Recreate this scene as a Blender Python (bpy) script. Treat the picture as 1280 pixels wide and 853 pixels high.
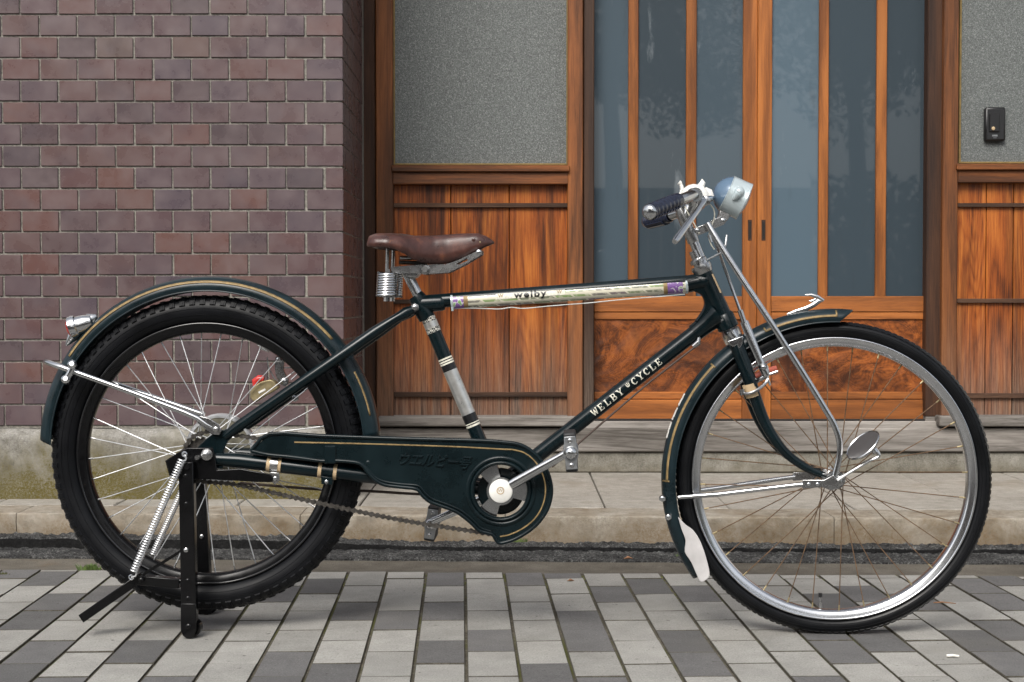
import bpy, bmesh, math, random
from mathutils import Vector, Matrix, noise as mnoise
R = math.radians
random.seed(7)
scene = bpy.context.scene
for o in list(bpy.data.objects): bpy.data.objects.remove(o)

# ------------------------------------------------------------------ camera
F_PX, D, H, PITCH = 1885.0, 3.26, 0.716, 0.0266     # focal length in photo pixels, distance, height, tilt
cam_d = bpy.data.cameras.new('camera'); cam = bpy.data.objects.new('camera', cam_d)
scene.collection.objects.link(cam); scene.camera = cam
cam.location = (0, -D, H); cam.rotation_euler = (math.pi/2 - PITCH, 0, 0)
cam_d.sensor_width = 36; cam_d.lens = 36*F_PX/1280; cam_d.clip_end = 2000; cam_d.clip_start = 0.05

# ------------------------------------------------------------------ world, sun, exposure
SUN_EL, SUN_AZ = R(44), R(200)                      # azimuth clockwise from +Y: behind the camera, to its left
w = bpy.data.worlds.new('World'); scene.world = w; w.use_nodes = True
wn = w.node_tree.nodes; wl = w.node_tree.links
sky = wn.new('ShaderNodeTexSky'); sky.sky_type = 'NISHITA'; sky.sun_disc = False
sky.sun_elevation = SUN_EL; sky.sun_rotation = SUN_AZ; sky.dust_density = 4.0; sky.air_density = 1.0
hs = wn.new('ShaderNodeHueSaturation'); hs.inputs['Saturation'].default_value = 0.32
wl.new(sky.outputs[0], hs.inputs['Color']); wl.new(hs.outputs[0], wn['Background'].inputs[0])
wn['Background'].inputs[1].default_value = 0.13
sd = bpy.data.lights.new('sun', 'SUN'); sun = bpy.data.objects.new('sun', sd); scene.collection.objects.link(sun)
sd.energy = 1.5; sd.angle = R(28); sd.color = (1, 0.96, 0.9)
sdir = Vector((math.sin(SUN_AZ)*math.cos(SUN_EL), math.cos(SUN_AZ)*math.cos(SUN_EL), math.sin(SUN_EL)))
sun.rotation_euler = sdir.to_track_quat('Z', 'Y').to_euler(); sun.location = sdir*12
vs = scene.view_settings; vs.view_transform = 'Standard'; vs.look = 'None'; vs.gamma = 1; vs.exposure = 0.66

# ------------------------------------------------------------------ photo pixel -> point
def ray(px, py):
    u = (px-640)/F_PX; v = (py-426.5)/F_PX
    return Vector((u, math.cos(PITCH)-v*math.sin(PITCH), -math.sin(PITCH)-v*math.cos(PITCH)))
def at(px, py, Y):
    d = ray(px, py); t = (Y+D)/d.y
    return Vector((0, -D, H)) + d*t
def FX(px, Y): return at(px, 376, Y).x
def FZ(py, Y): return at(640, py, Y).z
def gnd(px, py, z=0.0):
    d = ray(px, py); t = (z-H)/d.z
    return Vector((0, -D, H)) + d*t
BA = math.atan(0.04)                                # the bicycle's heading, a little off the picture plane
ca, sa = math.cos(BA), math.sin(BA)
def B(px, py, y=0.0):                               # pixel -> point in the bicycle's own frame, on its plane y
    d = ray(px, py); o = Vector((0, -D, H))
    dl = Vector((ca*d.x - sa*d.y, sa*d.x + ca*d.y, d.z)); ol = Vector((ca*o.x - sa*o.y, sa*o.x + ca*o.y, o.z))
    t = (y-ol.y)/dl.y
    return ol + dl*t

# ------------------------------------------------------------------ mesh helpers
class G:
    def __init__(s): s.v = []; s.f = []
    def add(s, vs, fs):
        n = len(s.v); s.v += [tuple(v) for v in vs]; s.f += [tuple(i+n for i in f) for f in fs]; return s
    def box(s, a, b):
        x0, x1 = sorted((a[0], b[0])); y0, y1 = sorted((a[1], b[1])); z0, z1 = sorted((a[2], b[2]))
        return s.add([(x0,y0,z0),(x1,y0,z0),(x1,y1,z0),(x0,y1,z0),(x0,y0,z1),(x1,y0,z1),(x1,y1,z1),(x0,y1,z1)],
              [(0,3,2,1),(4,5,6,7),(0,1,5,4),(1,2,6,5),(2,3,7,6),(3,0,4,7)])
    def cbox(s, a, b, c=0.002):                     # box whose six faces are joined by chamfers
        x0, x1 = sorted((a[0], b[0])); y0, y1 = sorted((a[1], b[1])); z0, z1 = sorted((a[2], b[2]))
        c = min(c, (x1-x0)*.45, (y1-y0)*.45, (z1-z0)*.45)
        bm = bmesh.new()
        for x in (x0,x1):
            for y in (y0,y1):
                for z in (z0,z1):
                    sx = 1 if x == x0 else -1; sy = 1 if y == y0 else -1; sz = 1 if z == z0 else -1
                    bm.verts.new((x+sx*c, y+sy*c, z)); bm.verts.new((x+sx*c, y, z+sz*c)); bm.verts.new((x, y+sy*c, z+sz*c))
        bmesh.ops.convex_hull(bm, input=bm.verts); 
        bmesh.ops.dissolve_limit(bm, angle_limit=0.01, verts=bm.verts, edges=bm.edges)
        bm.verts.index_update()
        s.add([v.co[:] for v in bm.verts], [[v.index for v in f.verts] for f in bm.faces]); bm.free(); return s
    def obox(s, c, ax, ay, az):                     # oriented box: centre and three half axes
        c = Vector(c); vs = []
        for k in (-1,1):
            for j, i in ((-1,-1),(-1,1),(1,1),(1,-1)): vs.append(c+ax*i+ay*j+az*k)
        return s.add(vs, [(0,3,2,1),(4,5,6,7),(0,1,5,4),(1,2,6,5),(2,3,7,6),(3,0,4,7)])
    def tube(s, path, r, n=12, cap=True, sx=1.0):   # sx squeezes the section along y (flat strips)
        path = [Vector(p) for p in path]; m = len(path)
        rs = r if isinstance(r, (list, tuple)) else [r]*m
        t0 = (path[1]-path[0]).normalized()
        up = Vector((0,1,0)) if abs(t0.y) < .9 else Vector((0,0,1))
        nrm = (up - t0*up.dot(t0)).normalized(); base = len(s.v)
        for i, p in enumerate(path):
            t = (path[min(i+1,m-1)]-path[max(i-1,0)]).normalized()
            nrm = (nrm - t*nrm.dot(t)).normalized(); bn = t.cross(nrm)
            for k in range(n):
                a = 2*math.pi*k/n
                s.v.append(tuple(p + (nrm*math.cos(a)*sx + bn*math.sin(a))*rs[i]))
        for i in range(m-1):
            for k in range(n):
                a = base+i*n+k; b = base+i*n+(k+1)%n
                s.f.append((a, b, b+n, a+n))
        if cap:
            s.f.append(tuple(base+k for k in range(n))[::-1]); s.f.append(tuple(base+(m-1)*n+k for k in range(n)))
        return s
    def lathe(s, prof, o, ax, n=32, a0=0, a1=2*math.pi, ref=None, closed=False):   # prof: (along axis, radius)
        o = Vector(o); ax = Vector(ax).normalized()
        if ref is None: ref = Vector((0,0,1)) if abs(ax.z) < .9 else Vector((1,0,0))
        e1 = (Vector(ref)-ax*ax.dot(ref)).normalized(); e2 = ax.cross(e1)
        full = abs(a1-a0-2*math.pi) < 1e-6; m = n if full else n+1; base = len(s.v); k = len(prof)
        for i in range(m):
            a = a0+(a1-a0)*i/n; d = e1*math.cos(a)+e2*math.sin(a)
            for h, r in prof: s.v.append(tuple(o+ax*h+d*r))
        for i in range(n):
            i2 = (i+1) % m
            for j in range(k if closed else k-1):
                j2 = (j+1) % k
                s.f.append((base+i*k+j, base+i2*k+j, base+i2*k+j2, base+i*k+j2))
        if closed and not full:
            s.f.append(tuple(base+j for j in range(k))[::-1]); s.f.append(tuple(base+n*k+j for j in range(k)))
        return s
    def prism(s, poly, y0, y1, holes=()):           # polygon in XZ pushed through y
        bm = bmesh.new(); edges = []
        for lp in [poly]+list(holes):
            vs = [bm.verts.new((p[0], y0, p[1])) for p in lp]
            for i in range(len(vs)): edges.append(bm.edges.new((vs[i], vs[(i+1) % len(vs)])))
        if holes: bmesh.ops.triangle_fill(bm, use_beauty=True, edges=edges)
        else: bm.faces.new([e.verts[0] for e in edges]) if False else bm.faces.new(list(bm.verts))
        geo = bmesh.ops.extrude_face_region(bm, geom=bm.faces[:])
        for e in geo['geom']:
            if isinstance(e, bmesh.types.BMVert): e.co.y = y1
        bmesh.ops.recalc_face_normals(bm, faces=bm.faces); bm.verts.index_update()
        s.add([v.co[:] for v in bm.verts], [[v.index for v in f.verts] for f in bm.faces]); bm.free(); return s
    def build(s, name, m, parent=None, smooth=40, bevel=0, solid=0):
        me = bpy.data.meshes.new(name); me.from_pydata(s.v, [], s.f); me.validate()
        bm = bmesh.new(); bm.from_mesh(me); bmesh.ops.recalc_face_normals(bm, faces=bm.faces); bm.to_mesh(me); bm.free()
        if smooth:
            for p in me.polygons: p.use_smooth = True
            me.set_sharp_from_angle(angle=R(smooth))
        me.materials.append(m)
        o = bpy.data.objects.new(name, me); scene.collection.objects.link(o)
        if parent: o.parent = parent
        if solid:
            md = o.modifiers.new('thickness', 'SOLIDIFY'); md.thickness = solid; md.offset = 0
        if bevel:
            md = o.modifiers.new('bevel', 'BEVEL'); md.width = bevel; md.segments = 2; md.limit_method = 'ANGLE'; md.angle_limit = R(40)
        return o
def arc(o, r, a0, a1, n, y=0):
    return [Vector((o[0]+r*math.cos(a0+(a1-a0)*i/n), y, o[2]+r*math.sin(a0+(a1-a0)*i/n))) for i in range(n+1)]
def spline(pts, n=8):                               # Catmull-Rom through 3D points
    pts = [Vector(p) for p in pts]; out = []
    P = [pts[0]*2-pts[1]] + pts + [pts[-1]*2-pts[-2]]
    for i in range(1, len(P)-2):
        for k in range(n):
            t = k/n; a, b, c, d = P[i-1], P[i], P[i+1], P[i+2]
            out.append(0.5*((2*b)+(c-a)*t+(2*a-5*b+4*c-d)*t*t+(3*b-a-3*c+d)*t**3))
    out.append(pts[-1]); return out
def xz(p): return (p.x, p.z)
def tag(o, label, cat=None, group=None, kind=None):
    if label: o['label'] = label
    if cat: o['category'] = cat
    if group: o['group'] = group
    if kind: o['kind'] = kind
    return o
def empty(name, loc=(0,0,0), rz=0):
    o = bpy.data.objects.new(name, None); scene.collection.objects.link(o); o.location = loc; o.rotation_euler = (0,0,rz)
    o.empty_display_size = 0.1; return o
def text_geo(body, size, depth=0.001, bold=0.0, shear=0.0, space=1.0, bev=0.0, sub=0):
    cu = bpy.data.curves.new('lettering', 'FONT'); cu.body = body; cu.size = size; cu.extrude = depth; cu.offset = bold
    cu.shear = shear; cu.bevel_depth = bev; cu.bevel_resolution = 0; cu.space_character = space
    cu.align_x = 'CENTER'; cu.align_y = 'CENTER'; cu.resolution_u = 3
    o = bpy.data.objects.new('lettering', cu); scene.collection.objects.link(o)
    dg = bpy.context.evaluated_depsgraph_get(); dg.update()
    me = bpy.data.meshes.new_from_object(o.evaluated_get(dg))
    bm = bmesh.new(); bm.from_mesh(me); bmesh.ops.triangulate(bm, faces=bm.faces[:])
    for _ in range(sub):
        bmesh.ops.subdivide_edges(bm, edges=[e for e in bm.edges if e.calc_length() > size*.15], cuts=1); bmesh.ops.triangulate(bm, faces=bm.faces[:])
    bm.to_mesh(me); bm.free()
    vs = [v.co.copy() for v in me.vertices]; fs = [tuple(p.vertices) for p in me.polygons]
    bpy.data.objects.remove(o); bpy.data.curves.remove(cu); bpy.data.meshes.remove(me)
    return vs, fs

# ------------------------------------------------------------------ materials
class N:                                            # small node helper
    def __init__(s, name):
        s.m = bpy.data.materials.new(name); s.m.use_nodes = True; s.t = s.m.node_tree; s.n = s.t.nodes; s.l = s.t.links
        s.b = s.n['Principled BSDF']
    def new(s, typ, **kw):
        nd = s.n.new('ShaderNode'+typ)
        for k, v in kw.items():
            if k in nd.inputs: nd.inputs[k].default_value = v
            else: setattr(nd, k, v)
        return nd
    def link(s, a, b): s.l.new(a, b)
    def coords(s, scale=(1,1,1), rnd=0.0, rot=(0,0,0)):
        tc = s.new('TexCoord'); mp = s.new('Mapping'); mp.inputs['Scale'].default_value = scale; mp.inputs['Rotation'].default_value = rot
        s.link(tc.outputs['Object'], mp.inputs['Vector'])
        if rnd:
            oi = s.new('ObjectInfo'); mu = s.new('Math', operation='MULTIPLY'); mu.inputs[1].default_value = rnd
            s.link(oi.outputs['Random'], mu.inputs[0])
            cb = s.new('CombineXYZ'); s.link(mu.outputs[0], cb.inputs[0]); s.link(mu.outputs[0], cb.inputs[1]); s.link(mu.outputs[0], cb.inputs[2])
            s.link(cb.outputs[0], mp.inputs['Location'])
        return mp.outputs[0]
    def noise(s, vec, scale, detail=4, rough=.55, dist=0.0):
        nd = s.new('TexNoise'); nd.inputs['Scale'].default_value = scale; nd.inputs['Detail'].default_value = detail
        nd.inputs['Roughness'].default_value = rough; nd.inputs['Distortion'].default_value = dist
        s.link(vec, nd.inputs['Vector']); return nd.outputs['Fac']
    def ramp(s, fac, stops):
        nd = s.new('ValToRGB'); el = nd.color_ramp.elements
        while len(el) < len(stops): el.new(0.5)
        for e, (p, c) in zip(el, stops):
            e.position = p; e.color = (c, c, c, 1) if isinstance(c, (int, float)) else (*c, 1)
        s.link(fac, nd.inputs[0]); return nd.outputs[0]
    def mix(s, fac, a, b, mode='MIX'):
        nd = s.new('Mix', data_type='RGBA', blend_type=mode)
        for sock, val in ((nd.inputs[0], fac), (nd.inputs[6], a), (nd.inputs[7], b)):
            if hasattr(val, 'links'): s.link(val, sock)
            elif isinstance(val, (int, float)): sock.default_value = val if sock.type == 'VALUE' else (val,val,val,1)
            else: sock.default_value = (*val, 1)
        return nd.outputs[2]
    def math(s, op, a, b=None, c=None):
        nd = s.new('Math', operation=op)
        for i, v in enumerate((a, b, c)):
            if v is None: continue
            if hasattr(v, 'links'): s.link(v, nd.inputs[i])
            else: nd.inputs[i].default_value = v
        return nd.outputs[0]
    def bump(s, h, strength=.3, dist=.002, normal=None):
        nd = s.new('Bump'); nd.inputs['Strength'].default_value = strength; nd.inputs['Distance'].default_value = dist
        s.link(h, nd.inputs['Height'])
        if normal is not None: s.link(normal, nd.inputs['Normal'])
        return nd.outputs[0]
    def out(s, col=None, rough=None, metal=0, normal=None, spec=None, coat=0, coat_r=.05):
        b = s.b
        if col is not None:
            if hasattr(col, 'links'): s.link(col, b.inputs['Base Color'])
            else: b.inputs['Base Color'].default_value = (*col, 1)
        if rough is not None:
            if hasattr(rough, 'links'): s.link(rough, b.inputs['Roughness'])
            else: b.inputs['Roughness'].default_value = rough
        b.inputs['Metallic'].default_value = metal
        if normal is not None: s.link(normal, b.inputs['Normal'])
        if spec is not None: b.inputs['Specular IOR Level'].default_value = spec
        b.inputs['Coat Weight'].default_value = coat; b.inputs['Coat Roughness'].default_value = coat_r
        return s.m
def simple(name, col, rough=.5, metal=0, var=.25, vs=60, bump=0, bs=300, spec=None, coat=0, wear=None):
    n = N(name); c = n.coords()
    f = n.noise(c, vs, 5, .6)
    dk = tuple(x*(1-var) for x in col); lt = tuple(min(1, x*(1+var)) for x in col)
    col_o = n.ramp(f, [(.3, dk), (.7, lt)])
    if wear:                                        # (colour, threshold): chips and specks
        f2 = n.noise(c, 75, 7, .72); m = n.ramp(f2, [(wear[1], 0), (wear[1]+.02, 1)])
        col_o = n.mix(m, col_o, wear[0])
    rv = min(.3, var); ro = n.ramp(f, [(.2, max(.02, rough*(1-rv))), (.8, min(1, rough*(1+rv)))])
    nm = n.bump(n.noise(c, bs, 4), bump, .001) if bump else None
    return n.out(col_o, ro, metal, nm, spec, coat)

def wood(name, light, mid, dark, along='Z', ring=34, freq=5.0, weather=0, burl=False, rough=.5, streak=1.0, fine_k=.5):
    n = N(name)
    if burl: sc = (1.0, 1.0, 1.25); gs = (1, 1, 1)
    elif along == 'Z': sc = (1, 1, .075); gs = (1, 1, .025)
    else: sc = (.10, 1, 1); gs = (.03, 1, 1)
    c = n.coords(sc, 7.0); cg = n.coords(gs, 7.0)
    low = n.noise(c, freq*(1 if not burl else 1.3), 2, .4, 0.5 if not burl else 1.0)
    rings = n.math('MULTIPLY_ADD', n.math('SINE', n.math('MULTIPLY', low, ring)), .5, .5)
    rings = n.math('POWER', rings, .6)
    fine = n.ramp(n.noise(cg, 240 if not burl else 60, 5, .8), [(.3, 0), (.7, 1)])
    br = n.ramp(n.noise(c, freq*(2.1 if not burl else 2.6), 6, .68, .5 if not burl else 2.2), [(.27, 0), (.73, 1)])
    v = n.math('MULTIPLY_ADD', rings, .15 if not burl else .10, n.math('MULTIPLY_ADD', br, .58 if not burl else .66, n.math('MULTIPLY', fine, fine_k*.5 if not burl else .2)))
    col = n.ramp(v, [(.16, dark), (.4, tuple(a*.6+b*.4 for a, b in zip(dark, mid))), (.58, mid), (.76, tuple(a*.55+b*.45 for a, b in zip(mid, light))), (.98, light)])
    st = n.noise(c, freq*(1.5 if not burl else .9), 5, .6, 1.0)            # broad dark heartwood streaks
    col = n.mix(n.math('MULTIPLY', n.ramp(st, [(.5, 0), (.66, 1)]), .82*streak), col, dark)
    oi = n.new('ObjectInfo'); tint = n.ramp(oi.outputs['Random'], [(0, .66), (1, 1.0)])
    col = n.mix(1.0, col, tint, 'MULTIPLY')
    rg = n.ramp(fine, [(0, min(1, rough*1.3)), (1, rough*.85)])
    if weather:                                      # rain-splashed, greyed and blackened foot of the boards
        geo = n.new('NewGeometry'); sp = n.new('SeparateXYZ'); n.link(geo.outputs['Position'], sp.inputs[0])
        wz = n.math('MULTIPLY_ADD', n.noise(cg, 40, 4, .6), .36, sp.outputs[2])
        wf = n.ramp(wz, [(.46, 1), (.86, 0)])
        grey = n.ramp(fine, [(.1, (.03,.024,.019)), (.9, (.22,.18,.145))])
        col = n.mix(n.math('MULTIPLY', wf, weather), col, grey)
    nm = n.bump(n.math('MULTIPLY_ADD', fine, .7, rings), .4, .0009)
    return n.out(col, rg, 0, nm, .35)

M = {}
M['plank'] = wood('plank_wood', (.6,.2,.038), (.3,.074,.013), (.026,.009,.005), weather=.8, freq=6.5, ring=150, rough=.36, fine_k=.95, streak=.9)
M['post'] = wood('post_wood', (.42,.16,.046), (.25,.085,.024), (.045,.018,.008), weather=.4, ring=60, rough=.5, streak=.5)
M['rail'] = wood('rail_wood', (.4,.15,.042), (.25,.082,.022), (.05,.02,.009), along='X', ring=60, rough=.5, streak=.5)
M['batten'] = wood('batten_wood', (.22,.12,.07), (.1,.05,.028), (.025,.013,.008), along='X', ring=40, rough=.7)
M['door'] = wood('door_wood', (.52,.2,.05), (.4,.135,.03), (.13,.041,.011), ring=36, freq=7, rough=.4, streak=.45, fine_k=.35)
M['doorrail'] = wood('door_rail_wood', (.52,.2,.052), (.39,.13,.031), (.14,.046,.013), along='X', ring=36, freq=7, rough=.42, streak=.4, fine_k=.35)
M['burl'] = wood('burl_wood', (.5,.175,.04), (.29,.082,.018), (.03,.01,.005), burl=True, ring=560, freq=2.4, rough=.34, streak=1.0)
M['dark_post'] = wood('dark_post_wood', (.15,.065,.028), (.075,.03,.013), (.018,.008,.005), ring=40, rough=.55)
M['grey_sill'] = wood('weathered_sill_wood', (.38,.355,.325), (.22,.2,.18), (.05,.043,.036), along='X', ring=90, rough=.85, streak=.55, fine_k=.8)
M['track'] = wood('track_wood', (.15,.07,.033), (.085,.04,.02), (.035,.016,.009), ring=30, rough=.5, weather=.5)

def brick_mat():
    n = N('glazed_brick'); oi = n.new('ObjectInfo'); c = n.coords((1,1,1), 9)
    geo = n.new('NewGeometry')
    base = n.ramp(oi.outputs['Random'], [(0,(.104,.06,.058)),(.16,(.084,.06,.068)),(.32,(.108,.066,.061)),(.46,(.076,.058,.07)),(.6,(.118,.06,.052)),(.74,(.07,.052,.056)),(.86,(.1,.068,.07)),(.95,(.122,.063,.054)),(1,(.098,.07,.06))])
    f = n.noise(c, 14, 4, .6); base = n.mix(n.ramp(f, [(.35,0),(.75,.55)]), base, (.15,.112,.112))
    f2 = n.noise(c, 9, 2, .5); base = n.mix(n.ramp(f2, [(.5,0),(.8,.5)]), base, (.062,.05,.062))
    sp = n.noise(c, 420, 2, .6); base = n.mix(n.ramp(sp, [(.66,0),(.76,.35)]), base, (.04,.03,.03))
    nm = n.bump(n.math('MULTIPLY_ADD', n.noise(c, 60, 3), 1.0, n.noise(c, 500, 2)), .12, .001)
    return n.out(base, n.ramp(f, [(.2,.2),(.8,.4)]), 0, nm, .6)
M['brick'] = brick_mat()
M['mortar'] = simple('mortar', (.215,.203,.175), .95, var=.5, vs=120, bump=.8, bs=700)

def paver_mat(name, a, b):
    n = N(name); oi = n.new('ObjectInfo'); c = n.coords((1,1,1), 5); geo = n.new('NewGeometry')
    f = n.noise(c, 290, 4, .75); g = n.noise(c, 14, 4, .6)
    col = n.ramp(f, [(.3, tuple(x*.45 for x in a)), (.44, tuple(x*.92 for x in a)), (.58, a), (.74, b)])
    col = n.mix(1.0, col, n.ramp(g, [(.3,.86),(.7,1.07)]), 'MULTIPLY')
    col = n.mix(1.0, col, n.ramp(oi.outputs['Random'], [(0,.82),(1,1.1)]), 'MULTIPLY')
    sp_ = n.noise(c, 62, 2, .5); col = n.mix(n.ramp(sp_, [(.72,0),(.76,.75)]), col, (.06,.055,.05))
    st = n.new('TexNoise'); st.inputs['Scale'].default_value = 3.1; st.inputs['Detail'].default_value = 5
    n.link(geo.outputs['Position'], st.inputs['Vector'])
    col = n.mix(n.ramp(st.outputs['Fac'], [(.55,0),(.85,.3)]), col, (.16,.145,.115))
    nm = n.bump(f, .7, .002)
    return n.out(col, .9, 0, nm, .25)
M['paver'] = paver_mat('light_paver', (.33,.322,.298), (.5,.488,.455))
M['paver_dark'] = paver_mat('dark_paver', (.142,.139,.137), (.27,.263,.255))
def earth(name, cols, sc=40, fine=500, bump=.8, rough=.95, moss=None):
    n = N(name); c = n.coords()
    f = n.noise(c, fine, 3, .7); g = n.noise(c, sc, 6, .65); h = n.noise(c, sc*.14, 5, .6)
    v = n.math('MULTIPLY_ADD', f, .5, n.math('MULTIPLY_ADD', g, .35, n.math('MULTIPLY', h, .3)))
    k = len(cols); col = n.ramp(v, [(.44+.27*i/(k-1), cc) for i, cc in enumerate(cols)])
    if moss:
        mf = n.noise(c, moss[1], 6, .68, .4); col = n.mix(n.ramp(mf, [(moss[2],0),(moss[2]+.1,moss[3])]), col, moss[0])
    return n.out(col, rough, 0, n.bump(n.math('MULTIPLY_ADD', f, .7, g), bump, .003), .2)
M['joint'] = earth('joint_sand', [(.045,.04,.03),(.1,.09,.068),(.2,.18,.14)], 60, 500, 1, moss=((.075,.08,.02), 2.2, .5, .8))
M['joint_dark'] = earth('joint_dirt', [(.045,.04,.032),(.085,.077,.062),(.13,.12,.098)], 60, 400, 1)
M['gutter'] = earth('gutter_concrete', [(.06,.053,.043),(.105,.094,.077),(.16,.145,.122)], 14, 300, .5, moss=((.15,.095,.05), 5, .6, .4))
M['asphalt'] = earth('asphalt', [(.008,.008,.008),(.03,.03,.03),(.075,.075,.073),(.24,.24,.23)], 90, 200, 2.0)
def stone(name, cols, stain, z0, z1, amt, patch):
    """stone or render whose stain climbs from z0 to z1 in an uneven front"""
    n = N(name); c = n.coords()
    f = n.noise(c, 170, 5, .8); g = n.noise(c, 24, 6, .7); h = n.noise(c, 3.0, 5, .6)
    v = n.math('MULTIPLY_ADD', f, .5, n.math('MULTIPLY_ADD', g, .35, n.math('MULTIPLY', h, .3))); k = len(cols)
    col = n.ramp(v, [(.44+.27*i/(k-1), cc) for i, cc in enumerate(cols)])
    sp = n.new('SeparateXYZ'); tc = n.new('TexCoord'); n.link(tc.outputs['Object'], sp.inputs[0])
    ph = n.noise(c, patch, 6, .7, .5)
    zz = n.math('SUBTRACT', sp.outputs[2], n.math('MULTIPLY', n.math('SUBTRACT', ph, .42), (z1-z0)*3.2))
    mp_ = n.new('MapRange'); mp_.inputs[1].default_value = z0; mp_.inputs[2].default_value = z1; mp_.inputs[3].default_value = 1; mp_.inputs[4].default_value = 0
    n.link(zz, mp_.inputs[0])
    sf = n.math('MULTIPLY', mp_.outputs[0], n.ramp(f, [(.35,.25),(.6,1)]))
    col = n.mix(n.math('MULTIPLY', sf, amt), col, stain)
    return n.out(col, .93, 0, n.bump(n.math('MULTIPLY_ADD', f, .7, g), .9, .003), .2)
M['slab'] = earth('step_stone', [(.19,.175,.15),(.30,.28,.245),(.40,.375,.335)], 22, 330, .4, moss=((.2,.17,.125), 3, .54, .45))
M['kerb'] = stone('kerb_granite', [(.15,.13,.1),(.29,.262,.215),(.4,.37,.32)], (.14,.088,.038), .0, .1, .85, 7)
M['plinth'] = stone('plinth_concrete', [(.12,.11,.095),(.25,.24,.215),(.4,.385,.36)], (.105,.085,.022), .08, .27, 1.25, 3.0)
M['sill_concrete'] = stone('sill_concrete', [(.1,.092,.075),(.2,.188,.158),(.3,.285,.25)], (.1,.075,.035), .08, .12, .5, 6)
M['tar'] = earth('tar', [(.004,.004,.004),(.009,.009,.009),(.02,.02,.02)], 60, 200, 1.5)  # near-black colour for the painted shadow under the asphalt lip
M['road'] = earth('road_asphalt', [(.02,.02,.02),(.05,.05,.05),(.09,.09,.09)], 30, 300, .8)

def stipple():
    n = N('stippled_glass'); c = n.coords()
    f = n.noise(c, 230, 3, .9)
    col = n.ramp(f, [(.28,(.03,.034,.034)),(.45,(.085,.093,.09)),(.58,(.15,.162,.156)),(.74,(.4,.42,.4))])
    return n.out(col, .42, 0, n.bump(f, .9, .002), .5)
M['stipple'] = stipple()
def pane():
    n = N('frosted_glass'); oi = n.new('ObjectInfo'); c = n.coords((1,1,1), 3)
    fs = n.noise(n.coords((1,1,.35)), 7, 6, .66, .6); smear = n.ramp(fs, [(.64,0),(.72,.35)])
    base = n.mix(smear, oi.outputs['Color'], (.24,.27,.29))
    ed = n.noise(n.coords((1,1,.2)), 26, 4, .6); base = n.mix(n.ramp(ed, [(.62,0),(.75,.25)]), base, (.03,.035,.04))
    return n.out(base, .45, 0, n.bump(n.noise(c, 700, 2), .05, .0005), .3, .6, .02)
M['pane'] = pane()
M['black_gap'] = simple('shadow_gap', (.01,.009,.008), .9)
M['beading'] = simple('brass_beading', (.22,.15,.05), .5, .2)
M['soffit'] = wood('soffit_wood', (.2,.09,.04), (.12,.05,.02), (.04,.018,.01), along='X')
M['black_plastic'] = simple('black_plastic', (.012,.012,.013), .35, var=.1)

# bicycle
FR = (.003,.0082,.0102)
M['frame'] = simple('dark_green_enamel', FR, .2, var=.3, vs=25, spec=.3, coat=0, wear=((.06,.06,.05), .685))
M['case'] = simple('worn_dark_green_enamel', (.0033,.0088,.0107), .28, var=.35, vs=18, bump=.1, bs=40, spec=.26, coat=0, wear=((.17,.145,.105), .695))
M['fender'] = simple('dull_dark_green_enamel', (.006,.0145,.0185), .3, var=.35, vs=20, bump=.1, bs=60, spec=.36, coat=0, wear=((.09,.09,.08), .69))
M['gold'] = simple('gold_pinstripe', (.24,.165,.07), .5, .1, var=.35, vs=90)
M['chrome'] = simple('chrome', (.58,.59,.6), .19, 1, var=.05, vs=70)
M['chrome_dull'] = simple('dull_chrome', (.46,.46,.46), .27, 1, var=.12, vs=60)
M['zinc'] = simple('zinc_spoke', (.72,.73,.74), .4, .9, var=.15)
M['rusty_spoke'] = simple('rusty_spoke', (.14,.085,.048), .65, .35, var=.5, vs=120)
M['rim_chrome'] = simple('rim_steel', (.66,.67,.69), .2, 1, var=.04, vs=30)
M['rim_black'] = simple('black_rim', (.004,.004,.0045), .2, 0, var=.3, spec=.3, coat=0, wear=((.09,.05,.03), .7))
M['rim_lip'] = simple('glossy_black_rim', (.006,.006,.007), .12, 0, var=.1, spec=.8)
M['rubber'] = simple('tyre_rubber', (.0042,.0046,.0058), .42, var=.35, vs=12, bump=.15, bs=500, spec=.2)
M['rubber2'] = simple('worn_tyre_rubber', (.0042,.0046,.0056), .36, var=.4, vs=9, bump=.15, bs=400, spec=.25)
M['stand'] = simple('black_stand_enamel', (.004,.004,.0044), .16, var=.3, vs=25, bump=.06, bs=120, spec=.3, coat=0, wear=((.16,.15,.14), .72))
M['chain'] = simple('oily_chain', (.085,.078,.07), .45, .7, var=.5, vs=140)
M['white_paint'] = simple('white_paint', (.74,.73,.69), .4, var=.06)
M['cream'] = simple('cream_lettering', (.66,.64,.54), .55, var=.25, vs=180)
M['cap_white'] = simple('white_cap', (.76,.75,.71), .35, var=.06, vs=40)
M['flap'] = simple('mud_flap_rubber', (.5,.485,.48), .6, var=.2, vs=14)
M['grip'] = simple('navy_grip', (.009,.013,.03), .3, var=.2, coat=.3)
M['lamp_blue'] = simple('blue_lamp_enamel', (.095,.155,.23), .22, .1, var=.03, coat=.5)
M['lamp_pale'] = simple('pale_lamp_enamel', (.46,.53,.55), .26, .25, var=.03, coat=.5)
M['silver_decal'] = simple('silver_decal', (.56,.56,.54), .3, .75, var=.15)
M['black_decal'] = simple('black_decal', (.008,.008,.009), .3, var=.1)
M['tan_tape'] = simple('tan_tape', (.46,.34,.2), .7, var=.2)
M['brass'] = simple('brass_lock', (.33,.27,.15), .4, .6, var=.25)
M['red'] = simple('red_plastic', (.5,.03,.025), .35)
M['red_rubber'] = simple('red_brake_rubber', (.3,.07,.045), .7)
M['drum'] = simple('drum_face', (.17,.16,.12), .5, .3, var=.3)
M['pedal_rubber'] = simple('pedal_rubber', (.02,.02,.021), .6, var=.3)
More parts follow.
